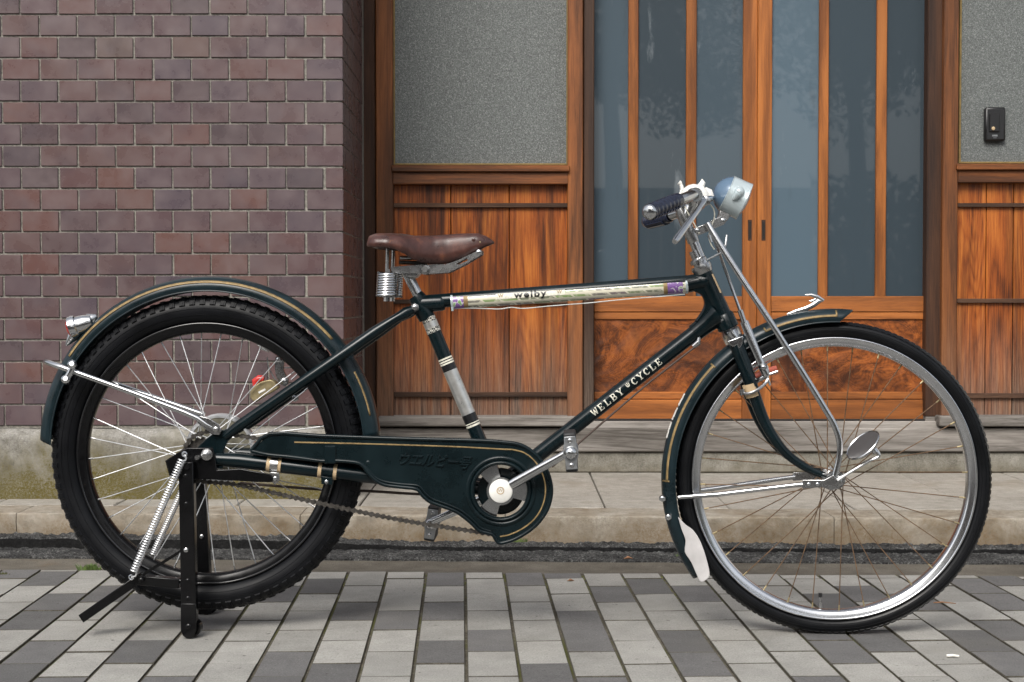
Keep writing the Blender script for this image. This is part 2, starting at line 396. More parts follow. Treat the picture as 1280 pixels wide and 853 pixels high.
M['grey_metal'] = simple('pedal_alloy', (.33,.34,.35), .35, .8, var=.2)
M['brown_wire'] = simple('brown_cable', (.05,.03,.022), .6)
M['clear_film'] = simple('plastic_film', (.5,.52,.5), .2)
M['mirror'] = simple('mirror_glass', (.34,.33,.33), .45, 1, var=.03)
M['glass'] = simple('lamp_lens', (.6,.65,.68), .08, .2)
def leather():
    n = N('brown_leather'); c = n.coords()
    f = n.noise(c, 26, 6, .7); g = n.noise(c, 900, 2, .5)
    col = n.ramp(f, [(.3,(.028,.012,.010)),(.55,(.07,.027,.021)),(.72,(.13,.053,.037))])
    sp = n.new('SeparateXYZ'); tc = n.new('TexCoord'); n.link(tc.outputs['Object'], sp.inputs[0])
    wv = n.ramp(n.noise(c, 34, 6, .75), [(.56,0),(.66,1)])
    rear = n.ramp(n.math('ABSOLUTE', n.math('ADD', sp.outputs[0], .245)), [(0, 1), (.035, 0)])
    col = n.mix(n.math('MULTIPLY', wv, n.math('MULTIPLY_ADD', rear, .75, .18)), col, (.34,.12,.035))
    return n.out(col, n.ramp(f, [(.3,.24),(.7,.42)]), 0, n.bump(n.math('MULTIPLY_ADD', g, .5, f), .3, .0015), .55)
M['leather'] = leather()
def sleeve():
    n = N('patterned_sleeve'); tc = n.new('TexCoord'); sp = n.new('SeparateXYZ'); n.link(tc.outputs['Object'], sp.inputs[0])
    u = n.math('ADD', sp.outputs[0], n.math('MULTIPLY', sp.outputs[2], 1.35)); cb = n.new('CombineXYZ')
    n.link(u, cb.inputs[0]); n.link(n.math('MULTIPLY_ADD', sp.outputs[0], -.06, sp.outputs[2]), cb.inputs[1])
    bt = n.new('TexBrick'); n.link(cb.outputs[0], bt.inputs['Vector'])
    bt.inputs['Color1'].default_value = (.17,.10,.17,1); bt.inputs['Color2'].default_value = (.24,.33,.14,1); bt.inputs['Mortar'].default_value = (.62,.59,.47,1)
    bt.inputs['Scale'].default_value = 1; bt.inputs['Brick Width'].default_value = .042; bt.inputs['Row Height'].default_value = .0105
    bt.inputs['Mortar Size'].default_value = .0028; bt.inputs['Mortar Smooth'].default_value = .05
    f = n.noise(n.coords(), 70, 3); col = n.mix(n.ramp(f, [(.5,0),(.62,.6)]), bt.outputs[0], (.66,.63,.5))
    return n.out(col, .22, 0, None, .5, .6)
M['sleeve'] = sleeve()
def sleeve_end():
    n = N('purple_sleeve_end'); f = n.noise(n.coords(), 75, 1); 
    col = n.ramp(f, [(.4,(.2,.1,.3)),(.56,(.2,.1,.3)),(.58,(.62,.58,.62)),(.66,(.2,.36,.14))]); return n.out(col, .25, 0, None, .5, .5)
M['sleeve_end'] = sleeve_end()
def check_decal():
    n = N('checked_decal'); tc = n.new('TexCoord'); ck = n.new('TexChecker'); ck.inputs['Scale'].default_value = 260
    n.link(tc.outputs['Object'], ck.inputs['Vector']); ck.inputs['Color1'].default_value = (.5,.49,.44,1); ck.inputs['Color2'].default_value = (.01,.01,.01,1)
    return n.out(ck.outputs[0], .35)
M['check'] = check_decal()
def leafm(name, a, b):
    n = N(name); oi = n.new('ObjectInfo'); f = n.noise(n.coords(), 30, 3); return n.out(n.ramp(f, [(.3,a),(.7,b)]), .7)
M['grass'] = leafm('grass_blade', (.05,.09,.02), (.13,.19,.04)); M['moss'] = leafm('moss', (.055,.06,.015), (.13,.13,.035))
M['dry_leaf'] = simple('dry_leaf', (.3,.15,.075), .8); M['paper'] = simple('paper_scrap', (.75,.73,.66), .8)

# ================================================================== SETTING
YW, YD = 1.51, 2.23                                 # brick wall face, timber front
def line_y(c, x, k=-0.036): return c + k*x
# ---- ground and road behind the camera
g = G(); g.add([(-400,-400,-.16),(400,-400,-.16),(400,400,-.16),(-400,400,-.16)], [(0,1,2,3)])
tag(g.build('ground', M['road'], smooth=0), 'dark asphalt street ground reaching to the horizon', kind='structure')
# ---- pavement bed with pavers
bed = G(); ny = 2
bed.add([(-7,-2.2,-.0045),(7,-2.2,-.0045),(7,line_y(.705,7),-.0045),(-7,line_y(.705,-7),-.0045),(-7,-2.2,-.16),(7,-2.2,-.16),(7,line_y(.705,7),-.16),(-7,line_y(.705,-7),-.16)],
        [(0,1,2,3),(0,4,5,1),(1,5,6,2),(2,6,7,3),(3,7,4,0)])
pavement = tag(bed.build('pavement', M['joint'], smooth=0), 'pavement of grey concrete block pavers', kind='structure')
PW, PL = .1025, .2036; cdir = Vector((-.033, 1, 0)).normalized(); cper = Vector((cdir.y, -cdir.x, 0))
p0 = gnd(581.6, 717)                                # a joint between two columns of pavers
def cell(px, py):
    p = gnd(px, py); d = p-p0
    c = math.floor(d.dot(cper)/PW); t = d.dot(cdir) - off(c)
    return c, math.floor(t/PL)
yref = gnd(606, 742.3).y                             # a cross joint in column 0
def off(c):                                          # where the cross joints of a column lie
    xc = (c+.5)*PW; base = (p0 + cper*xc)
    want = yref + (.5*PL if c % 2 else 0)
    return (want - base.y)/cdir.y
dark_px = [(557,719),(655.6,720),(455,764),(499,775.5),(554,763),(552.5,815),(612.5,801),(445.6,841),(665,841),(702,720),(762,743.6),(807,734),(859,744.5),
 (722.5,775.5),(732,801),(842.5,801),(855.6,830),(679,841),(747,850),(1018,751),(1055.6,743.6),(1020,798),(1037,817),(1065,804),(1005,850),(1207,728),(1244,728),
 (1239,754),(1261,777),(1160,762),(1201,804),(1263,815),(1089,805),(1111,744.5),(405.6,734),(359,742),(278,775.5),(368,829),(424,839),(351,850),(235,850),
 (22,719),(73,719),(77,754),(137,743.6),(178,753),(6,782),(9,824),(186,815),(36,841),(90,850)]
dark = set(cell(*p) for p in dark_px)
def paver_mesh(i):
    g = G(); hw = (PW-.0062)/2; hl = (PL-.0048)/2; c = .0011
    j = lambda: random.uniform(-.0006, .0006)
    g.add([(-hw+j(),-hl+j(),-.05),(hw+j(),-hl+j(),-.05),(hw+j(),hl+j(),-.05),(-hw+j(),hl+j(),-.05),
           (-hw+j(),-hl+j(),-c),(hw+j(),-hl+j(),-c),(hw+j(),hl+j(),-c),(-hw+j(),hl+j(),-c),
           (-hw+c,-hl+c,j()),(hw-c,-hl+c,j()),(hw-c,hl-c,j()),(-hw+c,hl-c,j())],
          [(0,1,5,4),(1,2,6,5),(2,3,7,6),(3,0,4,7),(4,5,9,8),(5,6,10,9),(6,7,11,10),(7,4,8,11),(8,9,10,11)])
    return g
pav = []
def dirty(me):                                       # dirt lies in the joints and on the arrises
    me.materials.append(M['joint_dark'])
    for p in me.polygons: p.material_index = 0 if p.normal.z > .95 else 1
for i in range(4):
    for mk in ('paver', 'paver_dark'):
        o = paver_mesh(i).build('paver', M[mk], smooth=0); dirty(o.data); pav.append(o.data); bpy.data.objects.remove(o)
rest = {'paver': G(), 'paver_dark': G()}; prot = math.atan2(-cdir.x, cdir.y)
for c in range(-40, 41):
    for r in range(-12, 8):
        ctr = p0 + cper*((c+.5)*PW) + cdir*(off(c) + (r+.5)*PL); edge = line_y(.7, ctr.x)
        y0, y1 = ctr.y-PL/2, ctr.y+PL/2
        if y0 > edge-.012 or y0 < -2.15: continue
        z = -D
        u = (ctr.x)/(ctr.y+D)*F_PX+640; vpy = 376 + F_PX*H/(max(.2, y1+D)); vb = 376 + F_PX*H/(max(.2, ctr.y+D))
        vis = -45 < u < 1325 and vpy < 862
        isd = (c, r) in dark if vis else random.random() < .28
        mk = 'paver_dark' if isd else 'paver'
        cut = y1 > edge-.002
        zj = random.uniform(-.0012, .0008)
        if vis and not cut:
            o = bpy.data.objects.new('paver', pav[random.randrange(4)*2 + (1 if isd else 0)])
            scene.collection.objects.link(o); o.parent = pavement
            o.location = (ctr.x, ctr.y, zj); o.rotation_euler = (random.uniform(-.003,.003), random.uniform(-.004,.004), prot)
        else:
            hl = PL; gg = G() if vis else rest[mk]
            l = min(y1, edge-.002)-y0-.0042; cc = Vector((ctr.x, y0+l/2+.0013, 0)) + cdir*0
            hw = (PW-.0062)/2; c_ = .0011; P = []
            for (a, bq, zz) in ((-hw,-l/2,-.05),(hw,-l/2,-.05),(hw,l/2,-.05),(-hw,l/2,-.05),(-hw,-l/2,-c_),(hw,-l/2,-c_),(hw,l/2,-c_),(-hw,l/2,-c_),(-hw+c_,-l/2+c_,0),(hw-c_,-l/2+c_,0),(hw-c_,l/2-c_,0),(-hw+c_,l/2-c_,0)):
                P.append(cc + cper*a + cdir*bq + Vector((0,0,zz+zj)))
            gg.add(P, [(0,1,5,4),(1,2,6,5),(2,3,7,6),(3,0,4,7),(4,5,9,8),(5,6,10,9),(6,7,11,10),(7,4,8,11),(8,9,10,11)])
            if vis: dirty(gg.build('paver', M[mk], pavement, smooth=0).data)
for mk, gg in rest.items():
    o = tag(gg.build('outer_pavers', M[mk], pavement, smooth=0), None, kind='stuff'); dirty(o.data)

# ---- gutter, rough asphalt joint, kerb stones and doorstep slabs
def strip(name, c0, c1, zf, mat, label, nx=320, nyy=10, x0=-2.6, x1=2.6, drop=.12):
    g = G()
    for i in range(nx+1):
        x = x0+(x1-x0)*i/nx
        for j in range(nyy+1):
            t = j/nyy; y = line_y(c0, x)*(1-t)+line_y(c1, x)*t
            g.v.append((x, y, zf(x, t, y)))
    k = nyy+1
    for i in range(nx):
        for j in range(nyy): g.f.append((i*k+j, (i+1)*k+j, (i+1)*k+j+1, i*k+j+1))
    n = len(g.v)
    for i in range(nx+1):
        v = g.v[i*k]; g.v.append((v[0], v[1], v[2]-drop))
    for i in range(nx): g.f.append((i*k, n+i, n+i+1, (i+1)*k))
    return tag(g.build(name, mat, smooth=60), label, kind='structure')
nz = lambda x, y, s, a: mnoise.fractal(Vector((x*s, y*s, 3.1)), 0.6, 2.0, 4)*a
strip('gutter', .7005, .905, lambda x,t,y: -.004-.006*math.sin(math.pi*t)+nz(x,y,9,.0012), M['gutter'], 'brown stained concrete gutter strip between the pavers and the kerb')
def lipx(x): return .58+.05*mnoise.noise(Vector((x*4,0,0)))+.035*mnoise.noise(Vector((x*19,2,0)))
def liph(x): return .010+.016*max(0, min(1, (-.3-x)/.4))+.003*mnoise.noise(Vector((x*15,5,0)))
def asp(x, t, y):
    lip = max(0, min(1, (t-lipx(x))/.035))
    return .0+liph(x)*lip + .006*t + nz(x,y,60,.004) + nz(x,y,24,.004)*(.3+lip)
strip('asphalt_joint', .893, 1.135, asp, M['asphalt'], 'rough broken asphalt edge along the foot of the kerb', nx=1100, nyy=34)
g = G(); nn = 900  # black ribbon on the lip face: the shadow under the ridge, painted in
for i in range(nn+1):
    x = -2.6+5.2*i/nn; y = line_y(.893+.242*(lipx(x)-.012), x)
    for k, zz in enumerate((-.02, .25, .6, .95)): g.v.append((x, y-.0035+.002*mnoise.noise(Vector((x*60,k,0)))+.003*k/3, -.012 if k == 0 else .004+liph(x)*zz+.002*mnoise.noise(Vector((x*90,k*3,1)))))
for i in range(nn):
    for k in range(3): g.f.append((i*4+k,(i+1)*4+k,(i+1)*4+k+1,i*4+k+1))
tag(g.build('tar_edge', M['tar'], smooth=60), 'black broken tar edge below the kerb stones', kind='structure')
step_top = FZ(645, 1.11)
dbase = G(); dbase.add([(-3.2,line_y(1.16,-3.2),step_top-.012),(3.2,line_y(1.16,3.2),step_top-.012),(3.2,2.6,step_top-.012),(-3.2,2.6,step_top-.012),
    (-3.2,line_y(1.16,-3.2),-.1),(3.2,line_y(1.16,3.2),-.1),(3.2,2.6,-.1),(-3.2,2.6,-.1)], [(0,1,2,3),(0,4,5,1),(1,5,6,2),(3,7,4,0)])
doorstep = tag(dbase.build('doorstep', M['joint'], smooth=0), 'stone doorstep and kerb below the house front', kind='structure')
def rough_block(pts_front, x0, x1, yf, yb, z0, z1, amp, nx=26, ny=8, nz_=6, rnd=.006):
    """a stone with a rounded front arris and an uneven face"""
    g = G(); prof = []
    for j in range(nz_+1): prof.append((0, z0+(z1-z0-rnd)*j/nz_))
    for a in (30, 60, 90): prof.append((rnd*(1-math.cos(R(a))), z1-rnd+rnd*math.sin(R(a))))
    for j in range(1, ny+1): prof.append((rnd+(1-rnd)*j/ny, z1))
    k = len(prof)
    for i in range(nx+1):
        x = x0+(x1-x0)*i/nx; f = yf(x)
        e = min(1, min(i, nx-i)*1.0)
        for (d, z) in prof:
            y = f + d if d <= rnd else f + rnd + (d-rnd)/(1-rnd)*(yb(x)-f-rnd)
            n1 = mnoise.fractal(Vector((x*14, z*40, y*14)), .6, 2, 4)
            inset = (1-e)*.0015
            g.v.append((x, y - n1*amp*(1 if d <= rnd else 0) + (inset if d <= rnd else 0), z + n1*amp*.35*(1 if d > rnd*.5 else 0) - (inset if d > 0 else 0)))
    for i in range(nx):
        for j in range(k-1): g.f.append((i*k+j, (i+1)*k+j, (i+1)*k+j+1, i*k+j+1))
    g.f.append(tuple(range(k))); g.f.append(tuple(nx*k+j for j in range(k))[::-1])
    return g
kx = [-2.6,-1.46,-.62,-.02,.93,1.75,2.6]
kerb_front = lambda x: line_y(1.112, x)
for a, b in zip(kx, kx[1:]):
    rough_block(None, a+.0012, b-.0012, kerb_front, lambda x: kerb_front(x)+.17, -.06, step_top, .006, nx=60).build('kerb_stone', M['kerb'], doorstep, smooth=50)
jx = [FX(p, 1.11) for p in (762, 922, 1082, 1247)]; pitch = (jx[3]-jx[0])/3
xs = [jx[0]+pitch*i for i in range(-9, 7)]
for a, b in zip(xs, xs[1:]):
    g = G(); yb = YD+.1 if a > -.56 else YD
    g.cbox((a+.0025, line_y(1.112+.174, (a+b)/2), .02), (b-.0025, yb, step_top+random.uniform(-.002,.001)), .003); g.build('slab', M['slab'], doorstep, smooth=0)

# ---- brick wall
XC = FX(429.5, YW); zrow0 = FZ(533, YW); RH = FZ(100, YW)-FZ(127.2, YW); BW = FX(247.2, YW)-FX(200, YW)
wall = empty('brick_wall', (XC-.6, YW+.3, 0)); tag(wall, 'brown and purple glazed brick wall with pale mortar beside the timber front', 'wall')
def wpart(o): o.parent = wall; o.matrix_parent_inverse = Matrix.Translation(-Vector(wall.location)); return o
ZT = 2.75; X0 = -2.9
wpart(G().box((X0, YW+.004, zrow0-.006), (XC-.004, 2.9, ZT)).build('mortar', M['mortar'], smooth=0))
jt = .0055
def brick_mesh(wd):
    g = G(); g.cbox((-wd/2, -.012, -RH/2+jt/2), (wd/2, .02, RH/2-jt/2), .0016)
    o = g.build('brick', M['brick'], smooth=0); me = o.data; bpy.data.objects.remove(o); return me
full = brick_mesh(BW-jt); half = brick_mesh(BW/2-jt*.9)
rows = int((ZT-zrow0)/RH); ztop_view = FZ(0, YW)+.08; xleft = FX(0, YW)-.1
out = G(); top = zrow0 + 19*RH
for r in range(rows):
    zc = zrow0 + (r+.5)*RH; hf = (r % 2 == 1)
    x = XC
    first = True
    while x > X0+.1:
        wd = BW/2+.001 if (hf and first) else BW
        xc = x - wd/2 + (jt/2 if first else 0) - (0 if not first else jt/2)
        if first: xc = x - (wd-jt)/2
        if zc < ztop_view and xc > xleft:
            o = bpy.data.objects.new('brick', half if (hf and first) else full); scene.collection.objects.link(o)
            o.location = (xc+random.uniform(-.0008,.0008), YW+.012-random.uniform(.0,.0015)-.0005, zc+random.uniform(-.0008,.0008)); o.rotation_euler = (random.uniform(-.006,.006), random.uniform(-.004,.004), random.uniform(-.006,.006))
            wpart(o)
        else:
            out.box((xc-(wd-jt)/2, YW, zc-RH/2+jt/2), (xc+(wd-jt)/2, YW+.02, zc+RH/2-jt/2))
        x = (x - (wd-jt) - jt) if first else x - BW
        first = False
o = wpart(out.build('outer_bricks', M['brick'], smooth=0)); o['kind'] = 'stuff'
# bricks of the return into the doorway
side = G()
for r in range(rows):
    zc = zrow0+(r+.5)*RH; y = YW+.022 + (BW/2 if r % 2 == 0 else 0); 
    if r % 2 == 0: side.box((XC-.02, YW+.0215, zc-RH/2+jt/2), (XC-.0006, YW+BW/2-jt/2+.02, zc+RH/2-jt/2))
    while y < YD-.12:
        y1 = min(y+BW-jt, YD-.1); side.box((XC-.02, y+jt/2, zc-RH/2+jt/2), (XC-.0006+random.uniform(-.001,.0004), y1, zc+RH/2-jt/2)); y += BW
o = wpart(side.build('return_bricks', M['brick'], smooth=0)); o['kind'] = 'stuff'
# concrete plinth below the bricks, with a sloping top ledge
pl = G(); zt = zrow0-.004; nx = 150; prof = [(YW-.035, step_top-.05)]
zl = FZ(546, YW-.03)
for j in range(13): prof.append((YW-.035, step_top+(zl-step_top)*j/12))
prof += [(YW-.03, zl+.005), (YW-.012, zt-.006), (YW+.02, zt), (YW+.3, zt)]
k = len(prof)
for i in range(nx+1):
    x = X0+(XC+.012-X0)*i/nx
    for (y, z) in prof:
        n1 = mnoise.fractal(Vector((x*9, z*12, 1.7)), .6, 2, 4); pl.v.append((x, y-.004*n1, z+.002*n1))
for i in range(nx):
    for j in range(k-1): pl.f.append((i*k+j, (i+1)*k+j, (i+1)*k+j+1, i*k+j+1))
n = len(pl.v)
for (y, z) in prof: pl.v.append((XC+.012, y, z))
b0 = nx*k; pl.f.append(tuple(b0+j for j in range(k)) )
pl.add([(XC+.012, YW-.035, step_top-.05),(XC+.012, YD-.1, step_top-.05),(XC+.012, YD-.1, zt),(XC+.012, YW+.2, zt)], [(0,1,2,3)])
wpart(pl.build('plinth', M['plinth'], smooth=50))

# ---- timber front
def rb(name, x0, y0, x1, y1, Yf, Yb, m, parent, ch=.002, jig=0, raw=False):
    if raw: a = (x0, Yf, y0); b = (x1, Yb, y1)
    else: a = (FX(x0, Yf)+jig, Yf, FZ(y1, Yf)); b = (FX(x1, Yf)+jig, Yb, FZ(y0, Yf))
    return G().cbox(a, b, ch).build(name, m, parent, smooth=0)
ZTOP = 2.3
def PY(z, Y): return 376 - (z-H)/(Y+D)*F_PX         # photo row of a height
top_py = PY(ZTOP, YD)
# sill beams (setting of the doorway)
sill = empty('door_sill'); tag(sill, 'weathered grey timber sill on a low concrete strip under the doors', 'sill')
rb('concrete_strip', 460, 565, 1420, 591.5, YD-.03, YD+.3, M['sill_concrete'], sill, .006)
rb('sill_beam', 464, 535.6, 1420, 565, YD-.045, YD+.3, M['grey_sill'], sill, .004)
rb('sill_top', 722, 527, 1176, 536, YD-.02, YD+.3, M['grey_sill'], sill, .003)
rb('sill_cap', 472, 521, 722, 533.5, YD-.07, YD+.25, M['grey_sill'], sill, .004)
rb('sill_cap', 1176, 520.5, 1420, 533.5, YD-.07, YD+.25, M['grey_sill'], sill, .004)
rb('shadow_gap', 472, 533, 1420, 536.5, YD-.012, YD+.2, M['black_gap'], sill, .001)

def fixed_panel(root, px, post, glass, rail_y, boards, battens, stile):
    # px: left post x0,x1 ; glass x0,x1 ; boards: x edges
    for a, b, mm, yf in post: rb('post', a, top_py, b, 521, yf, YD+.2, M[mm], root, .003)
    gx0, gx1 = glass
    p = rb('pane', gx0-1, top_py, gx1+1, rail_y[0]-2, YD+.012, YD+.02, M['stipple'], root, .001)
    rb('beading', gx0-2, top_py, gx0+.7, rail_y[0]-1, YD+.004, YD+.03, M['beading'], root, .001)
    rb('beading', gx1-.7, top_py, gx1+2, rail_y[0]-1, YD+.004, YD+.03, M['beading'], root, .001)
    rb('beading', gx0+.8, rail_y[0]-3.2, gx1-.8, rail_y[0]-1, YD+.004, YD+.03, M['beading'], root, .001)
    rb('rail', gx0-4, rail_y[0]-.8, gx1+3.5, rail_y[0]+7, YD-.045, YD+.1, M['rail'], root, .003)
    rb('rail', gx0-2.5, rail_y[0]+7.2, gx1+2, rail_y[1], YD-.03, YD+.1, M['rail'], root, .003)
    for i, (a, b) in enumerate(zip(boards, boards[1:])):
        rb('board', a+.45, rail_y[1], b-.45, 521.5, YD+.008+random.uniform(-.002,.002), YD+.03, M['plank'], root, .0015)
    for a, b in battens:
        o = rb('batten', boards[0]-1, a, boards[-1]+.5, b, YD-.008, YD+.03, M['batten'], root, .0015)
lp = empty('timber_panel', (FX(600,YD), YD, step_top)); tag(lp, 'timber wall panel with one large stippled pane between brick wall and sliding doors', 'wall panel')
rp = empty('timber_panel', (FX(1260,YD), YD, step_top)); tag(rp, 'timber wall panel with stippled pane carrying the doorbell', 'wall panel')
def reparent(root):                                 # parts were built in world coordinates
    for ch in root.children: ch.matrix_parent_inverse = Matrix.Translation(-Vector(root.location))
fixed_panel(lp, None, [(452,470,'dark_post',YD-.012),(470.3,491.5,'post',YD-.03),(709.5,728.5,'post',YD-.03)], (493.5,708.5), (207.5,230.5),
            (491.3,563.5,636.5,709.7), [(254,259.5),(374.5,380),(490.5,496.5)], None)
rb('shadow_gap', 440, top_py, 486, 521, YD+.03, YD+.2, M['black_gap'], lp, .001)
fixed_panel(rp, None, [(1177.5,1196.5,'post',YD-.03)], (1199,1400), (205.5,228.5), (1195,1232,1266,1302,1345,1402), [(254,259),(373.5,379),(492,498)], None)
reparent(lp); reparent(rp)
# door frame
df = empty('door_frame', (FX(950,YD), YD, step_top)); tag(df, 'brown timber door frame either side of the two sliding doors', 'door frame')
rb('jamb', 729, top_py, 742.5, 521, YD-.012, YD+.2, M['track'], df, .003)
rb('jamb_foot', 729.5, 500, 742, 527, YD-.008, YD+.2, M['grey_sill'], df, .003)
rb('jamb', 1157.5, top_py, 1177, 521, YD-.006, YD+.2, M['dark_post'], df, .003)
rb('jamb_foot', 1158, 498, 1176.5, 527, YD-.003, YD+.2, M['grey_sill'], df, .003)
rb('track', 742.7, 524.6, 1157.3, 527.3, YD+.0, YD+.2, M['black_gap'], df, .001)
reparent(df)
def door(label, Yf, x0, x1, stiles, panes, munt, pull, tone):
    root = empty('sliding_door', (FX((x0+x1)/2, Yf), Yf, step_top)); tag(root, label, 'door', 'pair of sliding doors')
    for a, b in stiles: rb('stile', a, top_py, b, 524.5, Yf, Yf+.035, M['door'], root, .002)
    for a, b in munt: rb('glazing_bar', a, top_py, b, 371, Yf+.004, Yf+.03, M['door'], root, .002)
    for i, (a, b) in enumerate(panes):
        o = rb('pane', a-1, top_py, b+1, 371.5, Yf+.017, Yf+.022, M['pane'], root, .0005); o.color = (tone[i]*.64, tone[i]*.98, tone[i]*1.26, 1)
    ix0, ix1 = panes[0][0], panes[-1][1]
    rb('rail', ix0+.1, 370.5, ix1-.1, 390, Yf+.003, Yf+.03, M['doorrail'], root, .002)
    rb('rail', ix0+.1, 390.6, ix1-.1, 399.5, Yf+.006, Yf+.03, M['doorrail'], root, .002)
    rb('burl_panel', ix0+.1, 399.2, ix1-.1, 490.5, Yf+.014, Yf+.028, M['burl'], root, .001)
    rb('rail', ix0+.1, 490, ix1-.1, 499.5, Yf+.008, Yf+.03, M['doorrail'], root, .003)
    rb('rail', ix0+.1, 500, ix1-.1, 524.5, Yf+.003, Yf+.03, M['doorrail'], root, .002)
    pr = rb('door_pull', pull[0], 275, pull[1], 301, Yf-.0012, Yf+.01, M['dark_post'], root, .0005)
    reparent(root)
    q = G().cbox((FX(pull[0]+1.3,Yf), Yf-.0022, FZ(298.5,Yf)), (FX(pull[1]-1.3,Yf), Yf, FZ(277.5,Yf)), .0004).build('recess', M['black_gap'], pr, smooth=0)
    return root
door('sliding glazed door with burl panel whose pull is left of the meeting line, beside the wide timber panel', YD+.04, 742, 946, [(928,945.8)], [(742.6,785),(797.5,857),(870,928)], [(785,797.5),(857,870)], (934.5,939.5), (.075,.042,.07))
door('sliding glazed door with burl panel on the doorbell side, with its own slot pull', YD+.026, 946, 1158, [(946.3,964)], [(964,1022.5),(1034.5,1094),(1107,1157)], [(1022.5,1034.5),(1094,1107)], (951.5,956.5), (.115,.05,.042))
# doorbell
db = empty('doorbell', at(1241, 177, YD)); tag(db, 'small black push button doorbell on the stippled glass', 'doorbell')
def rel(o, root): o.parent = root; o.matrix_parent_inverse = Matrix.Translation(-Vector(root.location)); return o
rel(G().cbox((FX(1228,YD), YD-.014, FZ(177,YD)), (FX(1254,YD), YD+.011, FZ(134.5,YD)), .006).build('housing', M['black_plastic'], None, smooth=40, bevel=.002), db)
rel(G().cbox((FX(1235.5,YD-.02), YD-.021, FZ(165.5,YD)), (FX(1247.5,YD-.02), YD-.0145, FZ(143,YD)), .002).build('button', M['black_plastic'], None, smooth=0), db)
rel(G().lathe([(0,.0001),(0,.0065),(.002,.0065),(.003,.005),(.003,.0001)], at(1241.5,160.8,YD-.0215), (0,-1,0), 20).build('name_lamp', M['tan_tape'], None), db)
for (x0, x1, y0, y1) in ((1238.6,1245.2,168.6,170.8),(1240,1244,172.2,172.8)):    # two lines of print too small to read
    rel(G().box((FX(x0,YD-.015), YD-.0146, FZ(y1,YD-.015)), (FX(x1,YD-.015), YD-.0139, FZ(y0,YD-.015))).build('print_line', M['grey_metal'], None, smooth=0), db)
# eave and lintel over the recess, above the picture
ev = empty('house_eave', (0.6, YD, ZTOP)); tag(ev, 'dark timber eave and lintel over the doorway', 'eave')
rel(G().cbox((XC-.1, YD-.06, 2.12), (2.9, YD+.25, 2.32), .004).build('lintel', M['post'], None, smooth=0), ev)
rel(G().cbox((XC-.3, 1.62, 2.8), (3.4, 3.2, 2.86), .004).build('soffit', M['soffit'], None, smooth=0), ev)
rel(G().box((XC-.1, YD+.0, 2.32), (2.9, YD+.2, 2.8)).build('upper_wall', M['plinth'], None, smooth=0), ev)
rel(G().box((XC-.1, YD+.3, 0), (2.9, YD+.34, 2.32)).build('backing_board', M['black_gap'], None, smooth=0), ev)
# ---- small things on the ground
def tuft(px, py, n, h, label, z=0.0, m='grass'):
    p = gnd(px, py, z); g = G()
    for i in range(n):
        a = random.uniform(0, 6.28); r = random.uniform(0, h*1.1); q = Vector((p.x+math.cos(a)*r*1.5, p.y+math.sin(a)*r*.5, z-.004))
        d = Vector((random.uniform(-.7,.7), random.uniform(-.5,.3), 1)).normalized()*h*random.uniform(.4,1); s = Vector((random.uniform(.5,1),random.uniform(-.5,.5),0))*h*.09
        g.add([q-s, q+s, q+d*.6+s*.8+Vector((0,0,0)), q+d+Vector((d.x,d.y,-.1*h))*.4, q+d*.6-s*.8], [(0,1,2,4),(4,2,3)])
    return tag(g.build('grass_tuft', M[m], smooth=0), label, 'grass tuft')
tuft(112, 711, 90, .022, 'small green grass tuft where pavers meet the gutter near the rear wheel')
tuft(648, 676, 40, .016, 'tiny green weed at the foot of the kerb below the chain case', .03)
tuft(855, 694, 34, .014, 'tiny green weed by the mud flap at the kerb', .012)
tuft(4, 718, 40, .014, 'low yellowish grass tuft beside the dark cut pavers', 0, 'moss')
mg = G()                                             # moss in the column joints near the gutter
for c in range(-16, 16):
    for i in range(26):
        t = random.random()**1.6; s = .0028*random.uniform(.5,1.3)
        p = p0 + cper*(c*PW) + cdir*(-t*.32); p.y += line_y(.7, p.x)-.7-.012; p += cper*random.uniform(-.003,.003)
        if random.random() < .25+.5*abs(math.sin(c*1.7)): mg.lathe([(-.002,s),(s*.5,s*.9),(s*.9,s*.4),(s,.0001)], (p.x,p.y,-.005), (random.uniform(-.3,.3),random.uniform(-.3,.3),1), 5)
tag(mg.build('moss', M['moss'], smooth=60), 'thin moss growing in the paver joints by the gutter', kind='stuff')
p = gnd(1191, 822); g = G(); d = Vector((1,-.22,0)).normalized()
g.tube([p-d*.012+Vector((0,0,.003)), p+Vector((0,0,.004)), p+d*.012+Vector((0,0,.003))], [.0026,.003,.0022], 8); tag(g.build('cigarette_end', M['paper']), 'white cigarette end lying on a paver joint', 'litter')
p = gnd(1178, 755); tag(G().tube([p+Vector((-.02,.004,.002)), p+Vector((0,.001,.004)), p+Vector((.03,-.006,.002))], [.0012,.0016,.0009], 6).build('twig', M['dry_leaf']), 'reddish brown twig on the pavers behind the front tyre', 'twig')
p = gnd(713, 727); tag(G().add([p+Vector((-.009,-.004,.002)), p+Vector((.002,-.007,.005)), p+Vector((.01,.001,.002)), p+Vector((0,.007,.006))], [(0,1,2,3)]).build('dry_leaf', M['dry_leaf'], smooth=0, solid=.0006), 'small dry orange leaf on a pale paver by the gutter', 'leaf')
p = gnd(785, 700, .02); tag(G().add([p+Vector((-.012,-.004,.004)), p+Vector((.002,-.008,.008)), p+Vector((.014,.004,.003)), p+Vector((0,.008,.009))], [(0,1,2,3)]).build('dry_leaf', M['dry_leaf'], smooth=0, solid=.0006), 'curled dry leaf on the rough asphalt edge', 'leaf')

